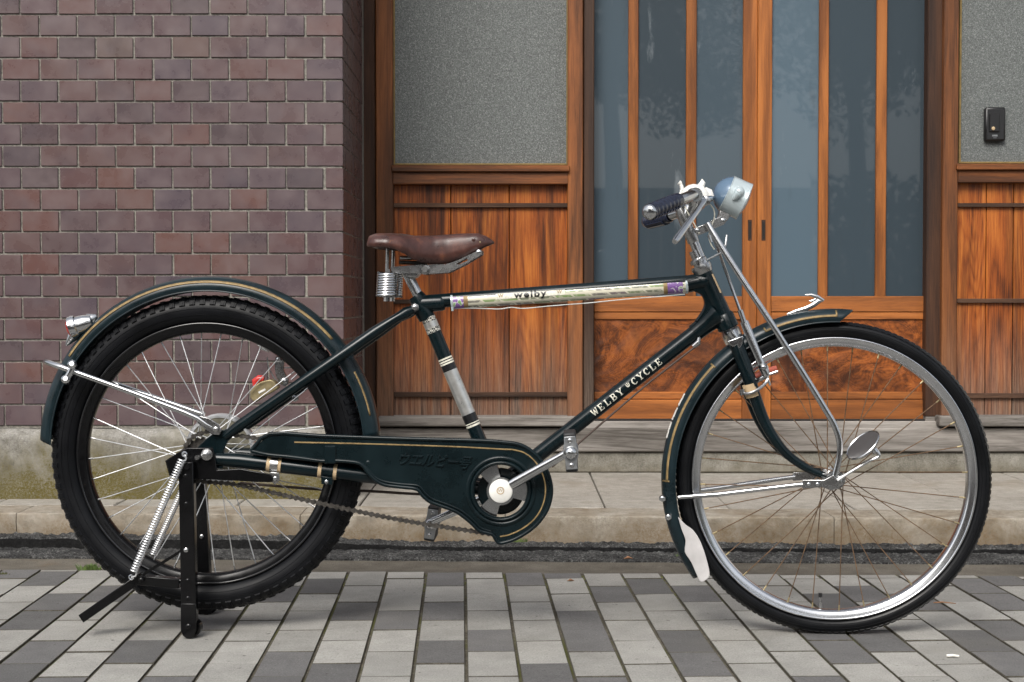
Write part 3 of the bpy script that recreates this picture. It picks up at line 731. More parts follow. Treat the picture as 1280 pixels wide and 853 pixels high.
# ---- the far side of the street, behind the camera: what the panes and the chrome look at
oh = empty('opposite_house', (-8,-12.5,-.16)); tag(oh, 'pale rendered two storey house with dark windows across the street', 'house')
def op(name, a, b, m, par=None):
    o = G().box(a, b).build(name, m, None, smooth=0); o.parent = par or oh; o.matrix_parent_inverse = Matrix.Translation(-Vector(oh.location)) if par is None else Matrix(); return o
M['render_wall'] = simple('render_wall', (.5,.49,.46), .9, var=.25, vs=2); M['roof_tile'] = simple('roof_tile', (.05,.05,.055), .6, var=.3, vs=6)
M['window_dark'] = simple('window_glass', (.02,.025,.03), .08)
op('wall', (-14,-16,-.16), (-2.6,-12.5,5.6), M['render_wall'])
rf = op('roof', (-14.6,-16.5,5.6), (-2.2,-11.8,5.85), M['roof_tile'])
for i in range(3):
    for z in (.9, 3.4):
        x = -12.5+i*3.3; wdo = op('window', (x,-12.53,z), (x+1.5,-12.45,z+1.35), M['window_dark']); op('frame', (x-.08,-12.5,z-.08), (x+1.58,-12.44,z), M['white_paint'], wdo)
def tree(x, y, h, r, label, seed):
    rnd = random.Random(seed); t = empty('street_tree', (x,y,-.16)); tag(t, label, 'tree', 'trees across the street')
    G().tube([(0,0,0),(.05,.02,h*.35),(-.04,.05,h*.6),(.03,0,h*.85)], [.13,.11,.08,.03], 10).build('trunk', M['bark'], t)
    g = G()
    cl = [(Vector((rnd.gauss(0,r*.45), rnd.gauss(0,r*.45), h*.68+rnd.gauss(0,r*.42))), rnd.uniform(.35,.7)*r*.6) for _ in range(34)]
    for _ in range(15000):
        c_, cr_ = rnd.choice(cl); d = Vector((rnd.gauss(0,1),rnd.gauss(0,1),rnd.gauss(0,1))).normalized()*cr_*rnd.random()**.4
        p = c_+d; a = Vector((rnd.gauss(0,1),rnd.gauss(0,1),rnd.gauss(0,1))).normalized(); b = a.cross(Vector((rnd.gauss(0,1),rnd.gauss(0,1),1))).normalized(); s = rnd.uniform(.025,.055)
        g.add([p-a*s*1.5, p+b*s*.6, p+a*s*1.5, p-b*s*.6], [(0,1,2,3)])
    g.build('crown', M['foliage'], t, smooth=0)
M['bark'] = simple('bark', (.1,.075,.055), .9, var=.4, vs=8, bump=.5, bs=30); M['foliage'] = leafm('foliage', (.025,.05,.012), (.07,.11,.03))
tree(1.2,-10.7,6.9,2.1,'broad leafy street tree with several clumps across the street, before the pale house',3); tree(4.3,-11.2,6.6,2.3,'leafy street tree with a lower crown beside the hedge across the street',5); tree(-4.4,-10.6,6.2,2.1,'rounded leafy street tree across the street, standing by the dark fence alone',9)
fe = empty('board_fence', (0,-9.9,-.16)); tag(fe, 'dark stained board fence across the street', 'fence')
for i in range(62): G().box((-6.4+i*.16,-.02,0), (-6.4+i*.16+.15,.01,2.2)).build('board', M['dark_post'], fe, smooth=0)
hg = G(); rr = random.Random(4)
for _ in range(9000):
    p = Vector((rr.uniform(3.5,10), -9.9+rr.uniform(-.4,.4), rr.uniform(-.1,2.0)+.2*math.sin(rr.random()*9))); a = Vector((rr.gauss(0,1),rr.gauss(0,1),rr.gauss(0,1))).normalized(); b = a.cross(Vector((rr.gauss(0,1),1,rr.gauss(0,1)))).normalized()
    hg.add([p-a*.08, p+b*.04, p+a*.08, p-b*.04], [(0,1,2,3)])
tag(hg.build('hedge', M['foliage'], smooth=0), 'clipped green hedge across the street', 'hedge')

hw_ = empty('house_wall', (FX(1402,YD)+1.2, YD, 0)); tag(hw_, 'beige plastered house wall past the end of the timber front', 'wall')
rel(G().cbox((FX(1402,YD)+.002, YD-.12, -.05), (6, YD+.5, 2.8), .004).build('plaster', M['render_wall'], None, smooth=0), hw_)
rel(G().cbox((FX(1402,YD)+.004, YD-.16, -.05), (6, YD-.121, .3), .006).build('base', M['plinth'], None, smooth=0), hw_)

# ================================================================== BICYCLE (built in its own frame, y<0 is the side we see)
bike = empty('bicycle', (0,0,0), -BA)
tag(bike, 'vintage dark green roadster bicycle with leather saddle and chain case, propped on its rear stand', 'bicycle')
def bp(name, g, m, parent=None, **kw): return g.build(name, M[m] if isinstance(m, str) else m, parent or bike, **kw)
YAX = Vector((0,-1,0))
def pipe(pts, r, n=14, **kw): return G().tube(pts, r, n, **kw)
def BS(px, py, y):                                    # traced on the near side, mirrored for the far one
    p = B(px, py, -abs(y)); p.y = y; return p
def lab(o, t): o['label'] = t; return o
def disc(p, r, h, n=20, ax=YAX, dome=0.0):
    return G().lathe([(-h,.0001),(-h,r),(0,r),(dome*.6,r*.75),(dome+1e-5,r*.35),(dome+2e-5,.0001)], p, ax, n)
def bolt(p, r=.006, h=.006, hexa=True):
    g = G().lathe([(-h,.0001),(-h,r*1.5),(-h*.55,r*1.5),(-h*.5,r),(h*.2,r),(h*.45,r*.6),(h*.45,.0001)], p, YAX, 6 if hexa else 14); return g
fc = B(1041, 601); RF = .3355; fc.z = RF
rc = B(260, 566.5); RR = .3450

# ---------------------------------------------------------------- wheels
def wheel(name, label, c, Rt, tyre_r, rim_o, rim_i, tmat, rmat, smat, knobs, nsp, hubr, dish=(-.032,.032), phase=0.0, tw=.022):
    wlt = empty(name, (0,0,0)); wlt.parent = bike; wlt['label'] = label
    # tyre: rounded section between rim and tread
    cy = (Rt+rim_o)/2-(.0012 if knobs else 0); hr = (Rt-rim_o)/2-(.0012 if knobs else 0); prof = []
    for i in range(21):
        a = -math.pi*.5 + 2*math.pi*i/20
        prof.append((tw*math.sin(a+math.pi/2)*(1.0), cy+hr*1.02*-math.cos(a+math.pi/2)))
    g = G().lathe(prof[:-1], c, YAX, 120, closed=True)
    if not knobs:                                    # raised rib lines on the side wall
        for r_ in (.33, .62, .8):
            for s in (-1, 1):
                rr = rim_o+(Rt-rim_o)*r_; yy = tw*math.sqrt(max(0, 1-((rr-cy)/hr)**2))
                g.lathe([(s*(yy-.001),rr-.0012),(s*(yy+.0007),rr),(s*(yy-.001),rr+.0012)], c, YAX, 120)
        for k in range(150):                          # shallow worn tread ribs over the shoulder
            a = 2*math.pi*k/150; d = Vector((math.cos(a),0,math.sin(a))); t = Vector((-d.z,0,d.x))
            for s in (-1, 1):
                th = .55; pos = c + d*(cy+hr*math.cos(th)) + Vector((0,s*tw*math.sin(th),0)); nr = (d*math.cos(th)+Vector((0,s*math.sin(th),0))).normalized()
                g.obox(pos, t*.0045, nr*.0005, nr.cross(t)*.006)
    else:
        for k in range(knobs):
            a = 2*math.pi*(k+.2)/knobs; d = Vector((math.cos(a),0,math.sin(a))); t = Vector((-d.z,0,d.x))
            for s in (-1, 1):
                for th, hl, ht, hh in ((1.0,.0070,.0070,.0021),(.66,.0040,.0074,.0022),(.22,.0055,.0058,.0022)):
                    pos = c + d*(cy+hr*math.cos(th)) + Vector((0,s*tw*math.sin(th),0)); nr = (d*math.cos(th)+Vector((0,s*math.sin(th),0))).normalized()
                    tt = t if th > .5 else (t+Vector((0,s*.4,0))).normalized(); bn = nr.cross(tt)
                    vs = []
                    for kk, sc in ((-1,1.0),(1,.8)):
                        for (i, j) in ((-1,-1),(1,-1),(1,1),(-1,1)): vs.append(pos+tt*ht*i*sc+bn*hl*j*sc+nr*(hh*(kk)))
                    g.add(vs, [(4,5,6,7),(0,1,5,4),(1,2,6,5),(2,3,7,6),(3,0,4,7)])
                    if th > .9: g.obox(pos+nr*.0022-bn*s*.001, tt*.0022, nr*.0012, bn*.005)
        for r_ in (.3, .52):
            for s in (-1, 1):
                rr = rim_o+(Rt-rim_o)*r_; yy = tw*math.sqrt(max(0, 1-((rr-cy)/hr)**2))
                g.lathe([(s*(yy-.001),rr-.001),(s*(yy+.0007),rr),(s*(yy-.001),rr+.001)], c, YAX, 120)
    bp('tyre', g, tmat, wlt, smooth=45)
    rw = .0165
    rim = [(-rw,rim_o+.0015),(-rw-.0012,rim_o+.0005),(-rw,rim_o-.003),(-rw*.93,rim_i+.006),(-rw*.65,rim_i+.001),(-rw*.3,rim_i),(0,rim_i-.0005)]
    rim = rim + [(-h, r) for h, r in rim[-2::-1]] + [(rw*.8,rim_o+.001),(-rw*.8,rim_o+.001)]
    bp('rim', G().lathe(rim, c, YAX, 120, closed=True), rmat, wlt, smooth=50)
    for s in (-1, 1): bp('rim_lip', G().lathe([(s*rw,rim_o+.0024),(s*(rw+.0022),rim_o+.0012),(s*(rw+.0022),rim_o-.0012),(s*rw,rim_o-.0026)], c, YAX, 120), 'rim_lip' if rmat == 'rim_black' else rmat, wlt, smooth=70)
    for k in range(nsp):
        s = -1 if k % 2 == 0 else 1
        a = 2*math.pi*(k+phase)/nsp; cross = (1 if (k//2) % 2 == 0 else -1)*R(58)
        q = c + Vector((math.cos(a),0,math.sin(a)))*(rim_i+.001) + Vector((0,s*.005,0))
        fl = dish[0] if s < 0 else dish[1]
        p = c + Vector((math.cos(a+cross),0,math.sin(a+cross)))*hubr + Vector((0,fl,0))
        g = G().tube([p, p+(q-p)*.985], .00118, 6); d = (q-p).normalized()
        sp = bp('spoke', g, smat, wlt, smooth=60)
        bp('nipple', G().tube([q-d*.011, q], .0018, 6), 'brass' if smat == 'rusty_spoke' else 'chrome_dull', wlt, smooth=60)
    return wlt
W1 = wheel('wheel', 'rear wheel with chunky knobbly tyre and black rim', rc, RR, .03, .2835, .2625, 'rubber', 'rim_black', 'zinc', 92, 36, .028, (-.03,.034), .3, .0275)
W2 = wheel('wheel', 'front wheel with smooth worn tyre, silver rim and rusty spokes', fc, RF, .022, .3015, .2835, 'rubber2', 'rim_chrome', 'rusty_spoke', 0, 32, .019, (-.03,.03), .25, .019)
# front hub, axle, nuts
bp('hub', G().lathe([(-.036,.0001),(-.036,.02),(-.031,.021),(-.029,.013),(0,.011),(.029,.013),(.031,.021),(.036,.02),(.036,.0001)], fc, YAX, 28), 'chrome_dull', W2)
bp('axle', pipe([fc+Vector((0,-.075,0)), fc+Vector((0,.075,0))], .0045, 12), 'chrome_dull', W2)
bp('axle_nut', G().lathe([(0,.0001),(0,.013),(.003,.013),(.0035,.0085),(.011,.0085),(.013,.005),(.013,.0001)], fc+Vector((0,-.058,0)), YAX, 6), 'chrome_dull', W2)
v0 = B(1026, 760); bp('valve', G().tube([v0, B(1025.5,750), B(1025.3,746)], [.0032,.003,.003], 10), 'chrome_dull', W2)
bp('valve_cap', G().tube([B(1025.3,746.5), B(1025.2,741.5)], [.0042,.0038], 10), 'black_plastic', W2)
# rear hub, band brake drum, sprocket
bp('hub', G().lathe([(-.04,.0001),(-.04,.02),(-.034,.03),(-.03,.031),(-.027,.016),(.027,.016),(.03,.031),(.034,.03),(.036,.018),(.036,.0001)], rc, YAX, 30), 'chrome_dull', W1)
bp('axle', pipe([rc+Vector((0,-.098,0)), rc+Vector((0,.09,0))], .005, 12), 'chrome_dull', W1)
dc = rc+Vector((.012,.07,.004))
dr = bp('brake_drum', G().lathe([(-.018,.0001),(-.018,.05),(-.012,.07),(.012,.07),(.012,.0001)], dc, YAX, 40), 'drum')
bp('drum_band', G().lathe([(-.016,.069),(-.016,.074),(-.012,.0775),(.008,.0775),(.014,.074),(.014,.069)], dc, YAX, 48, closed=True), 'zinc', dr)
nt = 18; sp = []
for k in range(nt*4):
    a = 2*math.pi*k/(nt*4); r = (.036,.0395,.0395,.036)[k % 4]; sp.append((rc.x+r*math.cos(a), rc.z+r*math.sin(a)))
bp('sprocket', G().prism(sp, -.052, -.0485), 'chain')

# ---------------------------------------------------------------- frame
BBp = B(626, 614, -.0); seat_top = B(527, 378); head_t = B(879, 340); head_b = B(911, 411)
axis_h = (head_b-head_t).normalized()
fr = empty('frame'); fr.parent = bike
bp('seat_tube', pipe([B(524.5,372), BBp], .0155, 24), 'frame', fr)
bp('top_tube', pipe([seat_top, B(884,351)], .0150, 24), 'frame', fr)
dt_a, dt_b = B(893,397), B(634,599)
bp('down_tube', pipe([dt_a, dt_b], .0165, 24), 'frame', fr)
bp('bottom_bracket', G().lathe([(-.036,.0001),(-.036,.022),(.036,.022),(.036,.0001)], BBp, YAX, 28), 'frame', fr)
bp('head_tube', G().tube([head_t, head_b], [.0185,.0195], 28), 'frame', fr)
# lugs: head lugs flow into the tubes
bp('lug', G().tube(spline([B(884,351), B(872,353), B(859,355.5)], 6), [.0215]+[.0195]*4+[.0185]*8, 20), 'frame', fr)
bp('lug', G().tube(spline([B(897,393), B(884,404), B(868,416.8)], 6), [.028,.0275,.026,.0245,.0235,.0225,.0215,.021,.0205,.02,.0197,.0195,.0193], 20), 'frame', fr)
bp('lug', G().tube([head_b-axis_h*.034, head_b-axis_h*.03, head_b-axis_h*.002, head_b], [.0198,.0228,.0232,.0215], 28), 'frame', fr)
bp('lug', G().tube([B(519.5,369.5), B(522,373), B(531,393), B(533.5,400)], [.0170,.0190,.0190,.0160], 24), 'frame', fr)
bp('lug', G().tube([B(527,380), B(551,378.6), B(553,378.4), B(556,378.2)], [.0190,.0178,.0175,.0155], 24), 'frame', fr)
bp('gusset', G().prism([xz(p) for p in spline([B(866,364), B(875,368), B(879.5,375), B(879.5,384), B(874,394), B(868,402)], 4)+[B(884,404), B(893,390), B(893,372), B(887,356), B(866,358)]], -.0125, .0125), 'frame', fr, smooth=60, bevel=.009)
for s in (-1, 1):
    st = [BS(519,386,s*.026), BS(508,391,s*.03), BS(495,398,s*.036), BS(470,414,s*.05), BS(300,532,s*.066), BS(281,546,s*.066)]
    bp('seat_stay', G().tube(st, [.0085,.0125,.0095,.012,.0122,.0095], 18), 'frame', fr)
    bp('stay_bolt', bolt(B(518.3,384.5,s*.030 - .008), .0062, .006), 'chrome_dull', fr) if s < 0 else None
    bp('chain_stay', G().tube([BS(270,574,s*.064), BS(300,576,s*.064), BS(455,594,s*.05), BS(610,612,s*.03)], [.0145,.0165,.0165,.0145], 20), 'frame', fr)
    ends = [BS(x,y,s*.067) for x,y in ((240,566),(258,549),(270,540),(283,536),(292,545),(285,552),(280,562),(279,568),(284,573),(278,586),(255,584),(244,577))]
    bp('dropout', G().prism([xz(p) for p in ends], s*.063, s*.070), 'frame', fr, smooth=30, bevel=.0015)
# axle nut, near side
bp('axle_nut', G().lathe([(-.006,.0001),(-.006,.0125),(-.002,.0125),(-.0015,.0098),(.006,.0098),(.007,.0065),(.013,.006),(.014,.004),(.014,.0001)], B(258,568.5,-.085), YAX, 20), 'chrome_dull', bike)
# headset
bp('headset', G().lathe([(-.034,.0001),(-.034,.0135),(-.03,.0185),(-.024,.0185),(-.0235,.0135),(-.018,.0140),(-.0175,.0215),(-.011,.0225),(-.006,.0205),(.0,.0195),(.002,.018),(.002,.0001)], head_t+axis_h*.002, axis_h, 28), 'chrome_dull', fr)
lab(bp('head_badge_remains', G().lathe([(.012,.0196),(.022,.01985),(.034,.0199),(.05,.02),(.056,.0197)], head_t, axis_h, 8, R(-4), R(14), ref=(1,-.75,.3)), 'tan_tape', fr), 'torn cream remains of a head badge')
# decals on seat tube (sleeves a hair proud)
std = (BBp-B(524.5,372)).normalized(); s0 = B(524.5,372)
def ring(y0, y1, m, r=.0158, par=fr, nm='band'):
    a = s0+std*((y0-372)/ (614-372))*(BBp-s0).length; b = s0+std*((y1-372)/(614-372))*(BBp-s0).length
    return bp(nm, G().tube([a,b], r, 24), m, par)
ring(397,402.5,'check'); ring(402.5,409.5,'silver_decal'); ring(409.5,415.5,'check')
for a in (447.5,450.6,453.4): ring(a,a+1.9,'cream',.01585)
ring(455.6,462.5,'black_decal'); ring(463,517.5,'silver_decal'); ring(517.6,527,'black_decal'); ring(528,529.2,'cream',.01585); ring(530.4,532.8,'cream',.01585)
def wrap(body, size, a, b, r, mat, par, ang0=0.0, bold=0.0, u0=0.0, space=1.0, depth=.0004, up=1, shear=0, sx=1.0):
    vs, fs = text_geo(body, size, depth, bold, shear, space, 0, 3); d = (b-a).normalized(); n = Vector((0,-1,0)); u = d.cross(n)*1.0
    if u.z < 0: u = -u
    mid = (a+b)/2; P = []
    for v in vs:
        t = ang0 + v.y/r; P.append(mid + d*(u0+v.x*sx) + (n*math.cos(t)+u*math.sin(t))*(r+.0004+v.z))
    return bp('lettering', G().add(P, fs), mat, par, smooth=0)
ta, tb = B(742,512.5), B(829,445.5)
GL = {'W':[(0,1,.28,0,.2),(.28,0,.5,.85,.13),(.5,.85,.72,0,.2),(.72,0,1,1,.13),(-.08,.95,.2,.95,.1),(.8,.95,1.08,.95,.1)],
 'E':[(.22,0,.22,1,.22),(.02,.05,.85,.05,.11),(.02,.95,.85,.95,.11),(.22,.5,.62,.5,.11),(.82,.0,.82,.3,.1),(.8,.72,.8,1,.1),(.6,.36,.6,.64,.09)],
 'L':[(.25,0,.25,1,.22),(.02,.05,.88,.05,.11),(.04,.95,.48,.95,.1),(.85,0,.85,.34,.1)],
 'B':[(.22,0,.22,1,.22),(.02,.05,.6,.05,.11),(.02,.95,.58,.95,.11),(.22,.52,.6,.52,.11),(.58,.95,.76,.85,.15),(.76,.87,.76,.62,.18),(.76,.64,.58,.53,.15),(.6,.52,.84,.4,.15),(.83,.42,.83,.16,.2),(.83,.18,.58,.05,.15)],
 'Y':[(.12,.95,.5,.48,.2),(.88,.95,.5,.48,.13),(.5,0,.5,.5,.22),(.27,.05,.73,.05,.1),(-.05,.95,.33,.95,.1),(.68,.95,1.05,.95,.1)],
 'C':[(.82,.66,.82,.98,.1),(.8,.86,.55,.97,.12),(.57,.97,.28,.86,.15),(.3,.9,.16,.6,.2),(.15,.66,.15,.34,.22),(.16,.4,.3,.1,.2),(.28,.14,.57,.03,.15),(.55,.03,.86,.2,.13)]}
def slab_word(word, size, a, b, r, mat, par, ang0, adv):
    d = (b-a).normalized(); n = Vector((0,-1,0)); u = d.cross(n); u = u if u.z > 0 else -u; mid = (a+b)/2; tot = (len(word)-1)*adv+.86; g = G(); q = 0
    for i, chh in enumerate(word):
        for (x0,y0,x1,y1,w_) in GL[chh]:
            q += 1; dx, dy = x1-x0, y1-y0; l = math.hypot(dx,dy); px_, py_ = -dy/l*w_/2, dx/l*w_/2; P = []
            for k in range(5):
                t = k/4
                for s in (1,-1):
                    X = (i*adv+(x0+dx*t+px_*s)*.86-tot/2)*size; Y = (y0+dy*t+py_*s-.5)*size; th = ang0+Y/r
                    P.append(mid+d*X+(n*math.cos(th)+u*math.sin(th))*(r+.0004+q*6e-6))
            g.add(P, [(2*k,2*k+1,2*k+3,2*k+2) for k in range(4)])
    return bp('lettering', g, mat, par, smooth=0)
slab_word('WELBY', .0152, B(739.5,516), B(777.5,486.5), .0167, 'cream', fr, -.10, 1.13)
slab_word('CYCLE', .0152, B(788.5,478), B(825.5,449), .0167, 'cream', fr, -.10, 1.09)
# small crown-like flower between the two words
fl = G(); cd = (tb-ta).normalized(); m0 = B(784.5,481.3,-.0172); nup = cd.cross(Vector((0,-1,0))); nup = nup if nup.z > 0 else -nup
for q in (-1,0,1): fl.obox(m0 + cd*.0033*q + nup*(.002-.0014*abs(q)), cd*.0009, Vector((0,.0006,0)), nup*.003)
fl.obox(m0-nup*.0032, cd*.003, Vector((0,.0006,0)), nup*.0014); bp('emblem', fl, 'cream', fr, smooth=0)
# patterned sleeve on the top tube
sl_a, sl_b = B(566,377.2), B(857,357); sd_ = (sl_b-sl_a).normalized(); L = (sl_b-sl_a).length
sv = bp('tube_sleeve', G().tube([sl_a+sd_*(L*i/12) for i in range(13)], .0166, 28), 'sleeve'); lab(sv, 'cream sleeve with green and mauve pattern round the top tube')
def sring(x0, x1, m, r): 
    f = lambda x: sl_a + (sl_b-sl_a)*((x-566)/(857-566))
    return bp('sleeve_band', G().tube([f(x0), f(x1)], r, 28), m, sv)
sring(567,580,'sleeve_end',.0168); sring(580,585.5,'gold',.0169); sring(829,834,'gold',.0169); sring(834,853,'sleeve_end',.0168)
sring(564,566.6,'lamp_pale',.0178); sring(856.5,859.5,'lamp_pale',.0178)
bp('sleeve_clip', G().tube([B(565.5,384,-.012), B(565.5,389,-.012)], [.003,.0025], 8), 'lamp_pale', sv)
# cream name plate patch and the name
f = lambda x, dy=0: B(x, 377.2-(x-566)*20.2/291+dy)
P, Fc = [], []
for i in range(13):
    p = f(620+ (706-620)*i/12)
    for j in range(7):
        t = -.12+ .78*j/6; P.append(p + Vector((0,-math.cos(t),0))*.01705 + Vector((0,0,math.sin(t)))*.01705)
for i in range(12):
    for j in range(6): Fc.append((i*7+j,(i+1)*7+j,(i+1)*7+j+1,i*7+j+1))
bp('name_patch', G().add(P, Fc), 'cream', sv)
wrap('welby', .0195, f(634), f(692), .0172, 'black_decal', sv, ang0=.27, bold=.0006, space=1.2, sx=1.28)
for xx in (626.5, 699.5): wrap('W', .011, f(xx-4), f(xx+4), .0171, 'gold', sv, ang0=.3, bold=.0001)
film = [B(x, y, -.006) for x, y in ((567,385.5),(590,385.5),(612,386.2),(625,386.5),(640,384.5),(655,385.8),(690,382.5),(735,379),(780,374.5),(830,370.5),(856,368))]
bp('film_edge', G().tube(spline(film, 5), .0012, 6), 'clear_film', sv)

# ---------------------------------------------------------------- saddle
sad = empty('saddle'); sad.parent = bike; lab(sad, 'worn brown leather saddle on coil springs')
topl = [(463,303),(466,296),(474,293.6),(490,293.5),(505,294),(520,296.3),(540,296),(560,294.4),(580,293.2),(597,293),(607,296),(613,300),(617,303.3)]
botl = [(463,307.5),(466,308.8),(474,309.3),(490,310),(501,312),(509,316.5),(520,324.5),(530,328.5),(542,330),(558,329),(580,321.5),(597,312.5),(608,307.5),(617,304.6)]
hwx = [(463,.045),(466,.075),(474,.093),(490,.098),(505,.09),(518,.066),(532,.046),(545,.036),(560,.031),(580,.028),(597,.025),(608,.019),(617,.007)]
def interp(tab, x):
    for (a, ya), (b, yb) in zip(tab, tab[1:]):
        if a <= x <= b: t = (x-a)/(b-a); t = t*t*(3-2*t)*.5+t*.5; return ya+(yb-ya)*t
    return tab[-1][1] if x > tab[-1][0] else tab[0][1]
g = G(); nx, na = 44, 22
for i in range(nx+1):
    x = 463+154*i/nx; hw = interp(hwx, x); zt = B(x, interp(topl, x)); zb = B(x, interp(botl, x), -hw*.9).z
    crown = zt.z
    for j in range(na+1):
        a = math.pi*j/na; cs, sn = math.cos(a), math.sin(a)
        yy = hw*math.copysign(abs(cs)**.62, cs); zz = zb+(crown-zb)*(sn**.55) 
        zz -= .0025*max(0, 1-abs(yy)/hw)*0
        bulge = 1+.10*math.sin(a*2)**2*(1 if x > 512 else 0)
        g.v.append((zt.x, -yy*(.93+.07*bulge), zz))
for i in range(nx):
    for j in range(na): g.f.append((i*(na+1)+j, (i+1)*(na+1)+j, (i+1)*(na+1)+j+1, i*(na+1)+j+1))
g.f.append(tuple(range(na+1)))
bp('leather_top', g, 'leather', sad, smooth=70, solid=.0035)
for px, py, hw in ((592,300,.0262),(600,303,.024)): bp('rivet', disc(B(px,py,-hw-.0002), .0042 if px < 595 else .002, .002, 14, dome=.0008), 'leather' if px < 595 else 'brass', sad)
plate = [(488,334),(527,331),(557,330.5),(571,326),(595,314.8),(602.5,313),(602.5,318),(581,331),(560,341.2),(534,342.8),(491,341.2)]
slot = [(571,329.5),(583,322.8),(585,324),(584,326.3),(573,331),(570.5,330.8)]
for s in (-1, 1):
    y = s*.03
    bp('side_plate', G().prism([xz(BS(a,b,y)) for a,b in plate], y-.0018, y+.0018, holes=[[xz(BS(a,b,y)) for a,b in slot]]), 'chrome_dull', sad, smooth=30)
    bp('clamp_bolt', G().lathe([(0,.0001),(0,.0115),(.003,.0115),(.004,.007),(.009,.0065),(.009,.0001)], BS(531,336.8,y+s*.001), Vector((0,s,0)), 22), 'chrome_dull', sad)
    bp('nose_bolt', disc(BS(598.5,315.6,y+s*.001), .006, .004, 16, ax=Vector((0,s,0)), dome=.002), 'chrome', sad)
    y2 = s*.052
    base = BS(483, 371, y2); up = Vector((.055,0,1)).normalized(); R0 = .0205; turns = 9.5; Hs = BS(483,341,y2).z-base.z; pts = []
    for i in range(int(turns*18)+1):
        a = 2*math.pi*i/18; pts.append(base+up*(Hs*i/(turns*18)) + Vector((math.cos(a),math.sin(a),0))*R0)
    bp('coil_spring', G().tube(pts, .0026, 7), 'chrome', sad)
    bp('spring_rod', G().tube([BS(484.5,311,y2), BS(483.5,341,y2)], .0038, 10), 'chrome_dull', sad)
    bp('spring_nut', G().lathe([(-.004,.0001),(-.004,.012),(.0,.012),(.001,.006),(.009,.006),(.009,.0001)], base-up*.001, -up, 8), 'chrome_dull', sad)
    bp('rail', G().tube([BS(500,322.5,s*.016), BS(523,322.5,s*.016), BS(545,321,s*.014), BS(585,316,s*.01)], .0042, 10), 'chrome_dull', sad)
    bp('rail', G().tube([BS(499,328,s*.02), BS(532,329,s*.02)], .0042, 10), 'chain', sad)
bp('cross_bar', pipe([B(485,339,-.06), B(485,339,.06)], .005, 10), 'chrome_dull', sad)
bp('clamp', G().prism([xz(B(a,b)) for a,b in ((503,333),(527,331),(527,342),(521,348),(509,348),(503,342))], -.022, .022), 'chrome_dull', sad, bevel=.003)
bp('seat_post', G().tube([B(507,338), B(526,376)], .0112, 22), 'chrome', sad)

# ---------------------------------------------------------------- chain case, crank, chain, pedals
YC = -.080
casep = [(313.7,563.7),(337.5,542.5),(400,545),(470,547.5),(540,549.5),(600,551),(635,553.5),(652,557),(666,565.5),(677,577),(685,592),(689,608),(688.5,622),(684,637),(675,651),(663,662.5),(647,672.5),(634,677.5),(623.7,679),(619.5,674),(615,668),(600,664),(592,656.5),(584,649.5),(570,639.5),(550,632),(537,627),(528,619.5),(521,611.5),(502,609),(480,606),(467,598.5),(458,588),(452,581),(444,578),(420,576),(402,576.5),(380,573.5),(360,571),(335,568.5)]
cp = [B(a,b,YC) for a,b in casep]; cc_ = B(626,614,YC)
hole = [(cc_.x+.0555*math.cos(2*math.pi*k/40), cc_.z+.0555*math.sin(2*math.pi*k/40)) for k in range(40)]
cs = bp('chain_case', G().prism([xz(p) for p in cp], YC, YC+.003, holes=[hole]), 'case', smooth=30); lab(cs, 'dark green pressed steel chain case with gold line and raised lettering')
loop = spline(cp+[cp[0]], 3)
gg = G(); nL = len(loop)-1
for i in range(nL):                                   # folded edge running back from the plate
    a, b = loop[i], loop[(i+1) % nL]
    gg.add([a+Vector((0,.001,0)), b+Vector((0,.001,0)), b+Vector((0,.036,0)), a+Vector((0,.036,0))], [(0,1,2,3)])
bp('case_edge', gg, 'case', cs, smooth=60)
bp('edge_bead', G().tube(loop, .0042, 8), 'case', cs, smooth=70)
# pressed rings round the crank opening
for r0, hh, ww in ((.0605,.006,.0045),(.070,.0035,.005)):
    bp('pressed_ring', G().lathe([(0,r0-ww),(hh*.7,r0-ww*.6),(hh,r0),(hh*.7,r0+ww*.6),(0,r0+ww)], cc_+Vector((0,-.0002,0)), YAX, 56), 'case', cs, smooth=70)
inner = [cp[i] for i in range(len(cp))]
low = [B(x,y,YC) for x,y in ((452,579),(462,589),(470,597.5),(482,602.5),(503,605.5),(523,607.5),(531,616),(540,623.5),(553,628.5),(572,636),(586,645.5),(594,653),(602,660.5),(614,664.5))]
bp('pressed_line', G().tube(spline(low,4), .0028, 8), 'case', cs, smooth=70)
gs = [B(x,y,YC-.0006) for x,y in ((368,553),(430,554.3),(500,556.2),(570,558.6),(625,561.5),(640,562)) ]
gs2 = [B(x,y,YC-.0006) for x,y in ((640,562),(655,566),(668,576),(677,590),(681.5,606),(681,622),(676,637),(667,650),(653,661),(637,668.5),(625,671))]
bp('pinstripe', G().tube(spline(gs,4)+spline(gs2,4)[1:], .0016, 6, sx=.3), 'gold', cs)
vs, fs = text_geo('ウエルビー号', .0285, .0016, .0, .32, .95, bev=.0013)
tc_ = B(541.5,577.5,YC); ta_ = -.055
bp('embossed_lettering', G().add([(tc_.x+(v.x*math.cos(ta_)-v.y*math.sin(ta_))*.93, YC-.0004-v.z, tc_.z+v.x*math.sin(ta_)+v.y*math.cos(ta_)) for v in vs], fs), 'case', cs, smooth=0)
for px, py in ((460,579),(408,562),(660,571)): bp('case_boss', disc(B(px,py,YC), .005, .002, 14, dome=.001), 'case', cs)
bp('case_bracket', G().cbox(B(403,558,YC-.004), B(419,580,YC+.004), .003).build.__self__ if False else G().cbox((B(403,0,YC).x, YC-.0045, B(403,580,YC).z), (B(419,0,YC).x, YC+.003, B(403,557,YC).z), .003), 'case', cs, smooth=0)
